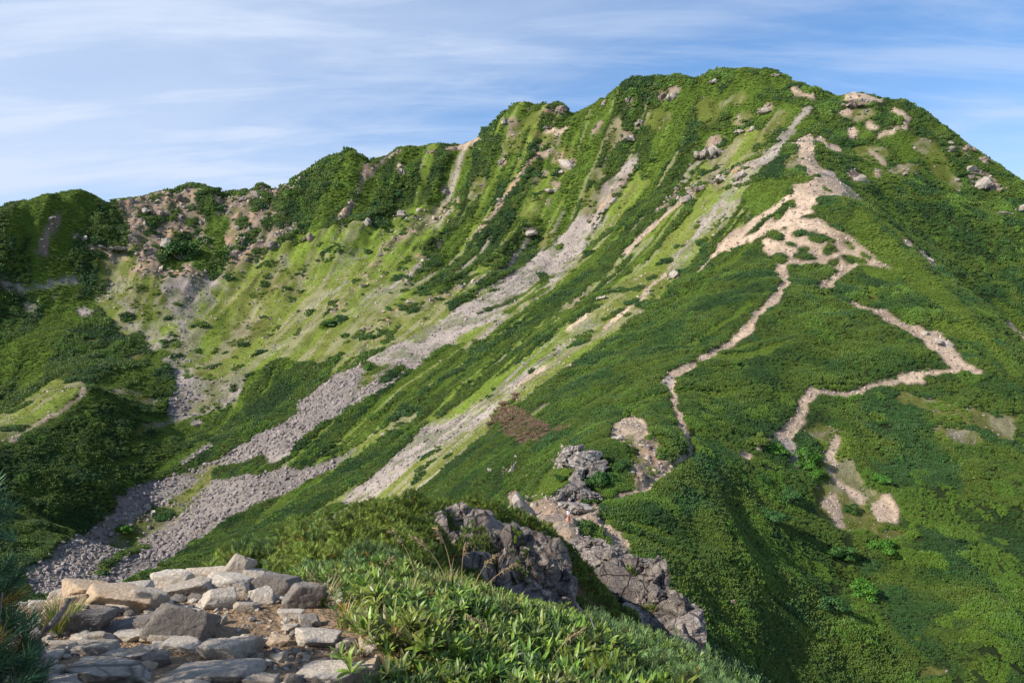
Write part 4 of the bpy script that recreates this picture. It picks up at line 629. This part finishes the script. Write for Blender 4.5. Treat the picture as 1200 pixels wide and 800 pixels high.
# ---------------------------------------------------------------- pine bushes of the near ridge
def frames(Dv, r):
    u = np.cross(Dv, r.normal(size=Dv.shape)); u /= np.linalg.norm(u, axis=1, keepdims=True); w = np.cross(Dv, u); return np.stack([u, w, Dv], 1)   # rows
def place_many(T, TF, P, M, S):                        # template verts, faces; positions, frames, scales
    V = np.einsum('vk,nkj->nvj', T, M)*S[:, None, None]+P[:, None, :]; nV = len(T)
    return V.reshape(-1, 3), (TF[None]+np.arange(len(P))[:, None, None]*nV).reshape(-1, TF.shape[1])
def shoot_template(r, nn=34, wid=0.03):                # unit long shoot: needles spreading and sweeping up
    V = []; Fc = []
    for i in range(nn):
        t = (i+.5)/nn; a = i*2.4; e = np.array([math.cos(a), math.sin(a), 0]); b = np.array([0, 0, t*0.66])+e*0.015; sp = 0.95-0.60*t; d = e*sp+np.array([0, 0, 0.62]); d /= np.linalg.norm(d); L = 0.40*r.uniform(.8, 1.15); s = np.cross(d, e); s /= np.linalg.norm(s)
        V += [b-s*wid*.5, b+s*wid*.5, b+d*L*.7+s*wid*.5, b+d*L]; Fc += [[4*i, 4*i+1, 4*i+2], [4*i, 4*i+2, 4*i+3]]
    return np.array(V), np.array(Fc)
def tube(P, R, k=5):
    P = np.array(P, float); V = []; Fc = []
    for i, p_ in enumerate(P):
        d = P[min(i+1, len(P)-1)]-P[max(i-1, 0)]; d /= np.linalg.norm(d)+1e-9; u = np.cross(d, [.3, .2, .9]); u /= np.linalg.norm(u)+1e-9; w = np.cross(d, u)
        for j in range(k): a = 2*math.pi*j/k; V.append(p_+R[i]*(math.cos(a)*u+math.sin(a)*w))
        if i:
            for j in range(k): Fc.append([(i-1)*k+j, (i-1)*k+(j+1) % k, i*k+(j+1) % k, i*k+j])
    return np.array(V), np.array(Fc)
m_na = leaf_mat('pine_needles_green', [(.14,.20,.035), (.22,.275,.045), (.135,.22,.070)], 1.2, hf=6.0, rand='isl', trans=0.12)
m_nb = leaf_mat('pine_needles_blue_green', [(.115,.20,.070), (.18,.265,.085)], 1.2, hf=9.0, rand='isl', trans=0.12)
m_nd = leaf_mat('pine_needles_deep_green', [(.075,.125,.018), (.125,.170,.022)], 1.5, hf=5.0, rand='isl', trans=0.1)
m_ny = leaf_mat('pine_needles_old_orange', [(.30,.17,.03), (.22,.18,.03)], 3, rand='isl', trans=0.1)
tb = NT('grey_branch_bark'); tb.set(Base_Color=tb.ramp(tb.noise(tb.pos(), 30, 4), [(.3, (.17, .14, .125)), (.7, (.36, .31, .285))]), Roughness=.9); m_bark = tb.m
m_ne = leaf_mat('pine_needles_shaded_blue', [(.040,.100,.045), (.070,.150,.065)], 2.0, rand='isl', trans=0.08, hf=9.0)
def pine_bush(x, y, rx, ry, top, label, mat, dens=1.0, L=0.15, yaw=0.0, seed=0, floor=None, nn=30, wid=0.035, layers=3.0, grp='dwarf pines on the near ridge'):
    r = np.random.default_rng(seed+500); gz = float(zm_at(x, max(y, 1.05))) if floor is None else floor; H = max(0.25, top-gz)
    n = int(dens*layers*math.pi*rx*ry/(L*0.48)**2); a = r.uniform(0, 2*math.pi, n); q = np.sqrt(r.random(n)); px = rx*q*np.cos(a); py = ry*q*np.sin(a); c_, s_ = math.cos(yaw), math.sin(yaw); X = x+px*c_-py*s_; Y = y+px*s_+py*c_
    prof = np.power(np.clip(1-q**2.6, 0, 1), 0.55)*(0.98+0.40*fbm(X/0.5, Y/0.5, o=3, seed=150)); dep = r.random(n)**1.6*0.75
    gl = zm_at(X, np.maximum(Y, 1.05)) if floor is None else np.full(n, gz); gl = np.minimum(gl, gz+H*0.55) if floor is None else gl
    base = gl*(q**2)+gz*(1-q**2); Z = base+H*prof*(1-dep*0.6)
    dr = np.stack([np.cos(a)*q*0.8*c_-np.sin(a)*q*.8*s_, np.cos(a)*q*.8*s_+np.sin(a)*q*0.8*c_, np.full(n, 0.85)], -1)+r.normal(size=(n, 3))*0.46; dr /= np.linalg.norm(dr, axis=1, keepdims=True)
    P = np.stack([X, Y, Z], -1)-dr*L*0.55-np.array([x, y, gz]); T, TF = shoot_template(r, nn, wid); S = L*r.uniform(.75, 1.25, n); M = frames(dr, r)
    old = (r.random(n) < 0.07) & (dep > .05)
    root = empty('dwarf_pine', (x, y, gz)); tag(root, label, 'pine shrub', grp)
    obj('foliage', mesh_np('foliage', *place_many(T, TF, P[~old], M[~old], S[~old]), mat), root)
    if old.sum() > 3: obj('old_needles', mesh_np('old_needles', *place_many(T, TF, P[old], M[old], S[old]*.9), m_ny), root)
    VV = []; FF = []; k = 0
    for i in range(int(10+6*rx*ry*4)):
        j = r.integers(0, n); e = P[j]; b = np.array([e[0]*.25, e[1]*.25, -0.05]); mid = b*.4+e*.6+np.array([0, 0, -H*.25])+r.normal(size=3)*.04; V, Fc = tube([b, mid, e], [.014, .009, .003]); VV.append(V); FF.append(Fc+k); k += len(V)
    obj('branch', mesh_np('branch', np.vstack(VV), np.vstack(FF), m_bark), root)
    return root
PB = [ # photo x, y of the crown top, metres ahead, radii, colour, label, shoot length
(112,697,7.2,.60,.5,m_na,'low pine fringe behind the left end of the stone rim',.13),(165,686,7.6,.60,.5,m_na,'low pine fringe behind the middle of the stone rim',.13),(218,672,8.2,.60,.55,m_na,'pine fringe above the boxy cream rim stone',.13),(270,655,8.8,.65,.6,m_na,'pine bush rising behind the upright rim slab',.13),(232,665,9.4,.7,.6,m_nd,'darker pine behind the rim fringe',.13),
(325,636,9.2,.75,.7,m_na,'sunny pine bush with orange tips right of the upright slab',.14),(322,655,7.7,.50,.45,m_na,'bright pine bush just above the dark stone',.14),(375,614,11.0,1.0,.9,m_na,'pine bush on the left crest of the mat',.14),(360,640,8.6,.65,.6,m_na,'middle pine bush of the sunny mat',.14),(405,632,9.2,.75,.7,m_na,'wide sunny pine bush in the heart of the mat',.14),(425,598,13.2,1.1,1.0,m_na,'pine bush where the mat meets the far grass slope',.14),(468,584,15.8,1.2,1.1,m_nd,'dark pine bush on the highest left part of the crest',.14),(450,615,11.5,.9,.9,m_na,'pine bush below the crest left of the crag',.14),(492,612,13.0,.75,.8,m_nd,'pine bush touching the smaller crag',.14),(392,662,7.3,.55,.5,m_nb,'bluish pine bush above the triangular stone',.14),(440,648,8.4,.65,.6,m_nb,'bluish pine bush behind the first leafy plants',.14),(400,695,6.3,.36,.35,m_nb,'small bluish pine low beside the triangular stone',.13),(490,665,7.8,.55,.55,m_nd,'dark pine between leafy plants and smaller crag',.13),(480,640,10.2,.75,.7,m_nd,'shaded pine left below the smaller crag',.14),
(515,586,17.4,1.0,.9,m_nd,'dwarf pine capping the smaller crag',.15),(560,586,18.2,1.1,.9,m_nd,'dwarf pine on the crest above the big crag',.15),(598,596,19.4,1.1,.9,m_nd,'dwarf pine on the crest right of the big crag top',.15),(628,612,20.6,1.0,.9,m_nd,'dwarf pine where the crest starts to dip',.15),(652,632,21.6,.95,.9,m_nd,'dwarf pine on the dipping crest below the hiker',.15),(674,655,22.2,.9,.9,m_nd,'dwarf pine in the cleft between the crags',.15),(694,682,22.8,.9,.9,m_nd,'dwarf pine beside the long dark crag',.15),(714,712,23.2,.9,.9,m_nd,'dark pine lower in the cleft of the crags',.15),(732,742,23.6,.9,.9,m_nd,'lowest dark pine in the cleft of the crags',.15),(700,715,21.5,.9,.8,m_nd,'shaded pine close to the big crag foot',.15),(720,748,21.5,.9,.8,m_nd,'shaded pine under the cleft pines',.15),(750,762,23,.8,.8,m_nd,'shaded pine at the foot of the long crag',.15),(690,735,19.5,.8,.8,m_nd,'shaded pine right below the big crag',.15),(686,702,17.5,.6,.5,m_nd,'dark pine filling the gap right of the big crag',.15),(672,722,16,.6,.5,m_nd,'dark pine tuft under the right end of the big crag',.15),(560,616,14.5,.42,.4,m_nd,'small pine cushion in a crack high on the big crag',.13),(612,634,14.5,.42,.4,m_nd,'pine cushion in a joint of the big crag',.13),(546,666,13.5,.36,.36,m_nd,'pine cushion at the left joint of the big crag',.13),(735,668,37,.9,.8,m_nd,'green cushion on top of the long dark crag',.3),(760,712,33.5,1.0,.8,m_nd,'green cushion in a hollow of the long dark crag',.3),(640,640,18.4,.6,.6,m_nd,'dwarf pine hanging over the big crag',.15),(605,618,17.4,.6,.6,m_nd,'pine tuft on the shoulder of the big crag',.15),
(530,680,7.9,.5,.5,m_nd,'shaded pine in front of the big crag foot',.13),(575,700,7.4,.5,.5,m_nd,'shaded pine below the big crag face',.13),(625,712,7.0,.45,.45,m_nd,'shaded pine at the right of the crag foot',.13),
(668,722,5.9,.34,.34,m_nb,'bluish pine tips beneath the cleft of the crags',.11),(712,740,5.5,.34,.34,m_nb,'bluish pine beside the dead grey twig',.11),(760,764,5.1,.30,.30,m_nb,'bluish pine on the right rim of the plants',.11),(808,784,4.8,.30,.30,m_nb,'bluish pine near the lower right rim',.11),(862,800,4.5,.28,.28,m_nb,'last bluish pine at the bottom right of the plants',.11),(448,664,6.7,.42,.4,m_na,'sunny pine bush rising among the first leafy plants',.12),(506,686,6.1,.34,.34,m_na,'pine bush among the grass clumps',.12),(592,716,5.6,.30,.30,m_na,'yellow green pine tips in the middle of the leafy plants',.11),(640,728,5.3,.26,.26,m_nb,'bluish pine tips right of the seed stalks',.11),(480,742,4.7,.2,.2,m_na,'little pine among the leafy plants above the boulder',.09),(700,775,4.5,.2,.2,m_na,'little pine low on the leafy bank',.09),(470,712,5.8,.32,.32,m_nb,'bluish pine between the leafy plants and the path',.11),(560,712,6.2,.36,.36,m_nb,'bluish pine among the grass stalks',.11),(520,728,5.4,.26,.26,m_nb,'small bluish pine under the seed grass',.10)]
for i, (u, v, d, rx, ry, mt, lab, L) in enumerate(PB):
    far_ = d > 14; x = (u-600)/F*d; top = (400-v)/F*d; g0 = float(zm_at(x, d))
    if not (0.15 < top-g0 < 1.6): print('bush', i, u, v, 'height', round(top-g0, 2))
    pine_bush(x, d, rx, ry, top, lab, mt, L=L*(1.1 if far_ else .84), seed=i, floor=min(g0, top-0.35) if (top-g0 < .35 or top-g0 > 1.2) else None, nn=22 if far_ else 34, wid=.075 if far_ else (.055 if d > 6.6 else .035), layers=1.7)
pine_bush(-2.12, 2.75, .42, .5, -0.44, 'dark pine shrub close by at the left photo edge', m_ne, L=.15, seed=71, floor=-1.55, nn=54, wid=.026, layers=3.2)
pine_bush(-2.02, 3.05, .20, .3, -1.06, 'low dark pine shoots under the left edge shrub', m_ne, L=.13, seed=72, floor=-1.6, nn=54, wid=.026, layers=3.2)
for i, (x, y, a, t, lab) in enumerate([(-3.3, 2.95, .85, -.32, 'unseen tall pine shrub added to shade the slabs from the left'), (-2.8, 1.8, .7, -.45, 'unseen pine shrub added for shade beside the viewer on the left'), (-3.0, .4, .9, -.2, 'unseen pine shrub added for shade behind the viewer on the left'), (-1.9, -1.2, .8, .1, 'unseen tall pine shrub added for shade behind the viewer')]):
    pine_bush(x, y, a, a, t, lab, m_nd, L=.17, seed=80+i, floor=-1.65, nn=22, wid=.05, layers=2.6)  # unseen shrubs, added left and behind to cast shade on the trail slabs
# bare grey pine stem and dead twig
def stick(name, P, R, label, cat):
    V, Fc = tube(P, R, 7); o = P[0]; V = V-np.array(o); tag(obj(name, mesh_np(name, V, Fc, m_bark, True), loc=o), label, cat)
g_ = float(zm_at(-2.15, 3.75)); stick('bare_pine_stem', [(-2.12, 3.6, g_-.03), (-2.10, 3.62, g_+.12), (-2.14, 3.62, g_+.24), (-2.04, 3.6, g_+.33), (-1.98, 3.6, g_+.42)], [.03, .022, .02, .016, .008], 'bare twisted grey pine stem beside the dark shrub', 'stem')
g_ = float(zm_at(.62, 5.3)); stick('dead_twig', [(.60, 5.3, g_-.02), (.58, 5.3, g_+.12), (.54, 5.28, g_+.19), (.51, 5.3, g_+.27)], [.007, .006, .005, .002], 'dead grey twig sticking up among the pine tips', 'twig')
# ---------------------------------------------------------------- leafy plants and grasses beside the path
def whorl(r, nl=8, L=1.0, up=0.75):
    V = []; Fc = []; k = 0
    for i in range(nl):
        a = i*2.4+r.normal()*.15; e = np.array([math.cos(a), math.sin(a), 0]); s = np.array([-math.sin(a), math.cos(a), 0]); l = L*r.uniform(.75, 1.15); rise = up*r.uniform(.6, 1.3); hw = .11*l
        for j, (t, w) in enumerate(((0, .25), (.25, .8), (.55, 1.0), (.82, .6), (1.0, .02))):
            c_ = e*l*t*(.85)+np.array([0, 0, l*(rise*t-.45*t*t)]); V += [c_-s*hw*w+np.array([0, 0, .025*w*l]), c_, c_+s*hw*w+np.array([0, 0, .025*w*l])]
            if j: b = k+3*(j-1); Fc += [[b, b+1, b+4, b+3], [b+1, b+2, b+5, b+4]]
        k += 15
    return np.array(V), np.array(Fc)
m_lf3 = leaf_mat('old_olive_leaves', [(.10,.13,.035), (.17,.15,.05)], 3.0, rand='isl', trans=.2)
m_lf = leaf_mat('lanceolate_leaves', [(.080,.165,.020), (.140,.220,.028), (.22,.245,.035)], 3.0, hf=8.0, rand='isl', trans=0.22, rough=.42, spec=.45)
m_lf2 = leaf_mat('yellowing_leaves', [(.32,.26,.03), (.28,.13,.03)], 3.0, rand='isl', trans=0.2)
m_dry = leaf_mat('dry_grass_stalks', [(.34,.24,.12), (.42,.33,.18)], 3.0, rand='isl', trans=0.15)
m_grn = leaf_mat('fresh_grass_blades', [(.14,.21,.035), (.22,.27,.05)], 3.0, rand='isl', trans=0.2)
LP = [] # leafy plants: photo x, foot y, metres ahead
cells = []
for row, (dv, vv) in enumerate(((5.9, 700), (5.3, 718), (4.8, 738), (4.35, 760), (3.95, 785))):
    for q in range(9):
        u = (430, 430, 455, 465, 470)[row]+q*(30, 36, 42, 48, 53)[row]+(row % 2)*14
        if u > 905 or u > 640+(vv-690)*2.9: continue
        cells.append((u, vv, dv, q))
ncell = len(cells)
ordn = ['first', 'second', 'third', 'fourth', 'fifth', 'sixth', 'seventh', 'eighth', 'ninth']; rown = ['rearmost', 'second', 'middle', 'fourth', 'front']
cells += [(372,690,6.6,0),(400,672,7.2,1),(418,706,6.0,2),(395,712,5.9,3)]
for i, (u, v, d, q_) in enumerate(cells):
    r = np.random.default_rng(1200+i); x = (u-600)/F*d; g0 = float(zm_at(x, d)); n = int(r.integers(46, 64)); rad = .30; root = empty('leafy_plant', (x, d, g0))
    tag(root, 'bright green lance leaved plant, %s in the %s row of the bank' % (ordn[q_], rown[[700, 718, 738, 760, 785].index(v)] if i < ncell else 'path side'), 'plant', 'leafy plants beside the path')
    a = r.uniform(0, 6.28, n); q = np.sqrt(r.random(n))*rad; X = q*np.cos(a); Y = q*np.sin(a); H = r.uniform(.03, .13, n)+.16*np.maximum(0, fbm((x+X)*2.2, (d+Y)*2.2, o=2, seed=170)); Z = zm_at(x+X, d+Y)-g0+H
    P = np.stack([X, Y, Z], -1); dr = np.stack([np.cos(a)*.25, np.sin(a)*.25-.15, np.ones(n)], -1)+r.normal(size=(n, 3))*.22; dr /= np.linalg.norm(dr, axis=1, keepdims=True)
    T, TF = whorl(r, 8, 1, r.uniform(.9, 1.6)); S = r.uniform(.036, .062, n)*(1.55 if v >= 738 and u < 790 else (1.2 if v >= 718 else 1)); M = frames(dr, r); yl = r.random(n) < .08; ol = ~yl & (r.random(n) < .22); gr = ~yl & ~ol
    obj('leaves', mesh_np('leaves', *place_many(T, TF, P[gr], M[gr], S[gr]), m_lf), root)
    if ol.sum(): obj('older_leaves', mesh_np('older_leaves', *place_many(T, TF, P[ol]-[0, 0, .02], M[ol], S[ol]), m_lf3), root)
    if yl.sum(): obj('yellow_leaves', mesh_np('yellow_leaves', *place_many(T, TF, P[yl]-[0, 0, .04], M[yl], S[yl]*.8), m_lf2), root)
    VV = []; FF = []; k = 0
    for p_ in P[:14]:
        V, Fc = tube([(0, 0, -.03), p_*[.85, .85, 1]-[0, 0, .06], p_], [.003, .0025, .002], 4); VV.append(V); FF.append(Fc+k); k += len(V)
    obj('stems', mesh_np('stems', np.vstack(VV), np.vstack(FF), m_bark), root)
#UG
def arc_blades(r, n, L, W, spread, droop, x0=0):
    V = []; Fc = []; k = 0
    for i in range(n):
        a = r.uniform(0, 6.28); e = np.array([math.cos(a), math.sin(a), 0]); s = np.array([-math.sin(a), math.cos(a), 0]); b = e*r.uniform(0, .05); l = L*r.uniform(.5, 1.15); sp = spread*r.uniform(.3, 1.2); w = W*r.uniform(.7, 1.2)
        for j, t in enumerate((0, .25, .5, .75, 1)):
            c_ = b+e*l*sp*t**1.4+np.array([0, 0, l*(t-droop*t*t)]); ww = w*(1-t)**.6+.0004; V += [c_-s*ww, c_+s*ww]
            if j: q = k+2*(j-1); Fc.append([q, q+1, q+3, q+2])
        k += 10
    return np.array(V), np.array(Fc)
lib_ug = library('undergrowth', [(*arc_blades(np.random.default_rng(5), 16, 1, .012, .6, .4), m_grn), (*arc_blades(np.random.default_rng(6), 14, 1, .010, .7, .4), m_dry), (*place_many(*whorl(np.random.default_rng(7), 7, .5, 1.2), np.random.default_rng(8).normal(size=(9, 3))*[.5, .5, .12]+[0, 0, .3], frames(np.tile([[.1, 0, .99]], (9, 1)), np.random.default_rng(9)), np.full(9, .6)), m_lf), (*place_many(*shoot_template(np.random.default_rng(7), 26, .05), np.random.default_rng(18).normal(size=(7, 3))*[.5, .5, .08], frames(np.random.default_rng(19).normal(size=(7, 3))*.2+[0, 0, 1.], np.random.default_rng(9)), np.full(7, .7)), m_nb), (*place_many(*whorl(np.random.default_rng(7), 6, .5, 1.2), np.random.default_rng(28).normal(size=(8, 3))*[.4, .4, .1]+[0, 0, .2], frames(np.tile([[.1, 0, .99]], (8, 1)), np.random.default_rng(9)), np.full(8, .45)), m_lf2)])
r = np.random.default_rng(66); n = 9000; u = r.uniform(380, 1000, n); d = 3.0*(9.5/3.0)**r.random(n); x = (u-600)/F*d; y = d; lim = 455-(d-4)*16; k = (u > lim+20*r.normal(size=n)); x, y, u = x[k], y[k], u[k]; n = len(x); hz = fbm(x*1.1, y*1.1, o=3, seed=160)+r.normal(size=n)*.12
pick = np.where(hz > .22, 3, np.where(hz < -.2, 1, np.where(r.random(n) < .45, 0, 2))); pick = np.where(r.random(n) < .06, 4, pick); s = r.uniform(.08, .17, n)
scatter('bank_undergrowth', lib_ug, np.stack([x, y, zm_at(x, y)-.01], -1), np.stack([s, s, s*r.uniform(.8, 1.3, n)], -1), np.stack([r.normal(0, .2, n), r.normal(0, .2, n), r.uniform(0, 6.28, n)], -1), pick, 'mixed grass and heath undergrowth on the bank by the path')
GC = [(458,790,'long green grass clump arching over the orange boulder',.30,90),(478,735,'grass clump between leafy plants above the boulder',.26,90),(500,705,'dry tipped grass clump left of the seed stalks',.28,120),(525,700,'grass clump at the foot of the seed stalks',.30,120),(550,715,'grass clump right of the seed stalks',.26,100),(470,700,'yellowish grass clump by the bluish pine',.24,90),(585,730,'thin grass clump before the crag foot',.22,70),(380,710,'arching grass tuft at the pine mat foot',.22,50),(405,735,'grass tuft growing from the brown litter',.18,50),(500,760,'grass clump in the lower middle plants',.24,80),(65,742,'dry grass clump beside the dark pine',.24,110),(80,735,'second dry grass clump nearer the rim stones',.20,90),(440,720,'pale grass clump on the path bank',.22,80)]
for i, (u, v, lab, L, n) in enumerate(GC):
    r = np.random.default_rng(1500+i); x, y = hit(u, v, 1.3, 20)
    if u > 440 or y > 7: y = 4.2+(790-v)/90*1.4; x = (u-600)/F*y
    g0 = float(zm_at(x, y)); root = empty('grass_clump', (x, y, g0)); tag(root, lab, 'grass', 'grass clumps near the path')
    obj('blades', mesh_np('blades', *arc_blades(r, n, L, .0028, .55, .35), m_grn), root); obj('dry_blades', mesh_np('dry_blades', *arc_blades(r, n//2, L*1.1, .0022, .6, .3), m_dry), root)
SG = [(532,700,-.10,.62,'tallest seed grass stalk in front of the crag'),(540,702,.02,.50,'seed grass stalk leaning right of the tallest'),(527,702,-.22,.55,'seed grass stalk drooping to the left'),(552,706,.14,.42,'low seed grass stalk pointing at the crag'),(490,690,-.16,.58,'lone seed stalk rising left of the others'),(560,712,.22,.36,'short bent seed stalk at the right'),(600,760,-.2,.36,'drooping seed stalk over the leafy plants'),(640,772,.16,.34,'brown bent seed head above the bottom plants'),(440,690,.1,.34,'seed stalk near the bluish pines')]
for i, (u, v, ln, L, lab) in enumerate(SG):
    r = np.random.default_rng(1600+i); y = 5.5 if v < 720 else 4.4; x = (u-600)/F*y
    g0 = float(zm_at(x, y)); root = empty('seed_grass', (x, y, g0)); tag(root, lab, 'grass', 'seed grass stalks')
    P = [np.array([ln*1.2*t**2, 0, L*(t-.15*t**4)]) for t in np.linspace(0, 1, 8)]; obj('stalk', mesh_np('stalk', *tube(P, [.0022]*8, 4), m_dry), root)
    VV = []; FF = []; k = 0; sg = 1 if ln > 0 else -1
    for q in range(46):
        t = r.uniform(.72, 1.0); b = np.array([ln*1.2*t**2, 0, L*(t-.15*t**4)]); e = b+np.array([sg*r.uniform(0, .06), r.normal()*.03, r.uniform(-.02, .05)])*(1.2-t*.6); V, Fc = tube([b, (b+e)/2+[0, 0, .006], e], [.0008, .0028, .0012], 3); VV.append(V); FF.append(Fc+k); k += len(V)
    obj('seed_head', mesh_np('seed_head', np.vstack(VV), np.vstack(FF), m_dry), root)
# ---------------------------------------------------------------- broadleaf shrubs one can tell apart on the slopes
m_bl = leaf_mat('broadleaf_bright', [(.055,.165,.020), (.090,.210,.024)], 0.8, rand='isl', trans=.15)
m_bd = leaf_mat('broadleaf_deep', [(.030,.085,.018), (.050,.120,.020)], 0.8, rand='isl', trans=.15)
m_bb = leaf_mat('broadleaf_blue_green', [(.045,.115,.030), (.065,.145,.036)], 0.8, rand='isl', trans=.15)
def shrub(u, v, w, h, mat, label, n=2600):
    x, y = hit(u, v+h*.4); g0 = float(zm_at(x, y)); R = w*y/F*.5; Hh = h*y/F*.75; r = np.random.default_rng(int(u+v)); root = empty('broadleaf_shrub', (x, y, g0-.2)); tag(root, label, 'shrub', 'broadleaf shrubs on the slopes')
    cc = r.normal(size=(14, 3))*[R*.46, R*.4, Hh*.2]+[0, 0, Hh*.36]; ci = r.integers(0, 14, n); d = r.normal(size=(n, 3)); d /= np.linalg.norm(d, axis=1, keepdims=True); d[:, 2] = np.abs(d[:, 2])*.9
    P = cc[ci]+d*np.array([R*.42, R*.42, Hh*.38])*r.uniform(.75, 1.05, (n, 1)); s = R*.055*r.uniform(.7, 1.4, n); M = frames(d+r.normal(size=(n, 3))*.5, r); M /= np.linalg.norm(M, axis=2, keepdims=True)
    T = np.array([(-.6, -.5, 0), (.6, -.5, .1), (.7, .5, 0), (0, 1., .15), (-.7, .5, 0.1)]); obj('foliage', mesh_np('foliage', *place_many(T, np.array([[0, 1, 2, 3, 4]]), P, M, s), mat), root)
    VV = []; FF = []; k = 0
    for q in cc[:6]: V, Fc = tube([(0, 0, 0), q*[.5, .5, .4], q], [R*.05, R*.035, R*.015], 5); VV.append(V); FF.append(Fc+k); k += len(V)
    obj('stem', mesh_np('stem', np.vstack(VV), np.vstack(FF), m_bark), root)
for a in [(682,552,12,10,m_bd,'small dark shrub in the middle of the rock tower'),(660,562,16,12,m_bd,'dark shrub at the left foot of the rock tower'),(703,562,34,30,m_bd,'dark round shrub right of the rock tower'),(722,552,20,18,m_bd,'dark shrub behind the round one by the tower'),(692,568,20,14,m_bd,'green shrub at the foot of the rock tower'),(947,540,26,26,m_bl,'bright shrub right of the grey scree patch'),(955,556,22,18,m_bl,'bright shrub below the one by the scree patch'),(909,533,24,16,m_bl,'shrub with pale leaves left of the scree patch'),(884,518,26,20,m_nd,'pine clump left of the bare trail end'),(922,580,30,24,m_bb,'blue green shrub in the lower right thicket'),(905,612,36,22,m_bb,'wide blue green shrub on the lower right slope'),(893,560,20,18,m_bd,'dark shrub left of the blue green one'),(1033,563,22,16,m_bl,'yellow green shrub right of the sandy patches'),(1036,640,34,20,m_bl,'brightest lime shrub on the lower right slope'),(985,648,34,20,m_bd,'dark leafy shrub left of the lime shrub'),(1012,690,38,24,m_bl,'green shrub patch below the lime shrub'),(970,712,36,24,m_bb,'blue green shrub low on the right slope'),(998,595,20,12,m_bd,'shrub between the two gravel runs'),(1052,536,14,8,m_bl,'small bright shrub in the even pine slope'),(215,292,46,34,m_bd,'large round bush alone on the brown head wall'),(388,378,28,9,m_bd,'lone bush in the middle of the bowl meadow'),(432,430,13,10,m_bl,'small round bush in the long scree'),(146,620,18,12,m_bl,'bush among boulders at the lower left')]: shrub(*a)
# ---------------------------------------------------------------- hikers
def skin(name, joints, edges, mat, parent, loc=(0, 0, 0)):
    me = bpy.data.meshes.new(name); me.from_pydata([j[:3] for j in joints], edges, []); o = obj(name, me, parent, loc); me.materials.append(mat)
    sm = o.modifiers.new('skin', 'SKIN'); sm.use_smooth_shade = True; sl = me.skin_vertices[0].data if me.skin_vertices else None
    for i, j in enumerate(joints): sl[i].radius = (j[3], j[4] if len(j) > 4 else j[3])
    sl[0].use_root = True; ss = o.modifiers.new('sub', 'SUBSURF'); ss.levels = 1; ss.render_levels = 2; return o
def plain(name, c, rough=.8): t = NT(name); t.set(Base_Color=t.mix(t.rng(t.noise(t.pos(), 25, 3), .3, .7), tuple(q*.85 for q in c), c), Roughness=rough); return t.m
m_skin = plain('skin', (.52, .30, .20), .6)
def person(x, y, z, rz, label, top_c, leg_c, hat_c, pack_c, lean=.12):
    root = empty('person', (x, y, z), rz); tag(root, label, 'person')           # faces +x
    mt, ml, mh, mp_, mb = plain('shirt_cloth', top_c), plain('trouser_cloth', leg_c), plain('hat_cloth', hat_c), plain('backpack_cloth', pack_c), plain('boot_leather', (.06, .045, .035))
    L = lean; J = [(0, 0, .92, .13, .15), (L*.5, 0, 1.12, .12, .15), (L, 0, 1.36, .11, .17), (L*1.3, 0, 1.46, .055), (L*1.5, 0, 1.54, .075), (L*1.6+.01, 0, 1.63, .088), (L*1.6, 0, 1.69, .06), (L*1.6+.10, 0, 1.58, .018),
      (L, .19, 1.38, .06), (L+.05, .25, 1.14, .046), (L+.24, .22, 1.00, .036), (L+.31, .21, .97, .03), (L, -.19, 1.38, .06), (L-.02, -.25, 1.14, .046), (L+.16, -.24, .98, .036), (L+.23, -.23, .95, .03),
      (.0, .09, .86, .09), (.16, .09, .50, .065), (.10, .09, .10, .042), (.22, .09, .04, .04), (.0, -.09, .86, .09), (-.02, -.09, .48, .065), (-.20, -.09, .14, .042), (-.10, -.09, .04, .04)]
    E = [(0, 1), (1, 2), (2, 3), (3, 4), (4, 5), (5, 6), (5, 7), (2, 8), (8, 9), (9, 10), (10, 11), (2, 12), (12, 13), (13, 14), (14, 15), (0, 16), (16, 17), (17, 18), (18, 19), (0, 20), (20, 21), (21, 22), (22, 23)]
    skin('body', J, E, m_skin, root)
    g = lambda idx, k: [(*J[i][:3], J[i][3]*k+.012, (J[i][4] if len(J[i]) > 4 else J[i][3])*k+.012) for i in idx]
    skin('shirt', g([0, 1, 2, 8, 9, 12, 13], 1.08), [(0, 1), (1, 2), (2, 3), (3, 4), (2, 5), (5, 6)], mt, root)
    skin('trousers', g([0, 16, 17, 18, 20, 21, 22], 1.12), [(0, 1), (1, 2), (2, 3), (0, 4), (4, 5), (5, 6)], ml, root)
    for a, b in ((18, 19), (22, 23)): skin('boot', [(*J[a][:2], J[a][2]-.01, .05), (*J[b][:2], J[b][2]+.01, .05)], [(0, 1)], mb, root)
    D, Fc = ICO[3]; V = D*[.105, .105, .075]; V[:, 2] = np.maximum(V[:, 2], -.01); br_ = np.abs(D[:, 2]) < .28; V[br_, :2] *= 1.55; V[br_, 2] = 0; obj('hat', mesh_np('hat', V, Fc, mh, True), root, (L*1.6, 0, 1.70))
    V, Fc = box_rock(np.random.default_rng(4), 3, (.24, .32, .52), 0, 0, .03); obj('backpack', mesh_np('backpack', V, Fc, mp_, True), root, (L-.24, 0, 1.22))
x, y = hit(666, 630, 78, 140); person(x, y, float(zm_at(x, y))+.02, -.35, 'hiker in orange pink trousers with white blue backpack leaning by the pale ledge', (.55, .42, .42), (.75, .27, .18), (.72, .60, .42), (.55, .68, .85), .2)
x, y = hit(949.5, 219); person(x, y, float(zm_at(x, y))+.02, 1.2, 'distant hiker in pink top and dark trousers on the sandy saddle', (.80, .22, .42), (.06, .04, .05), (.75, .65, .6), (.65, .18, .35), .08)
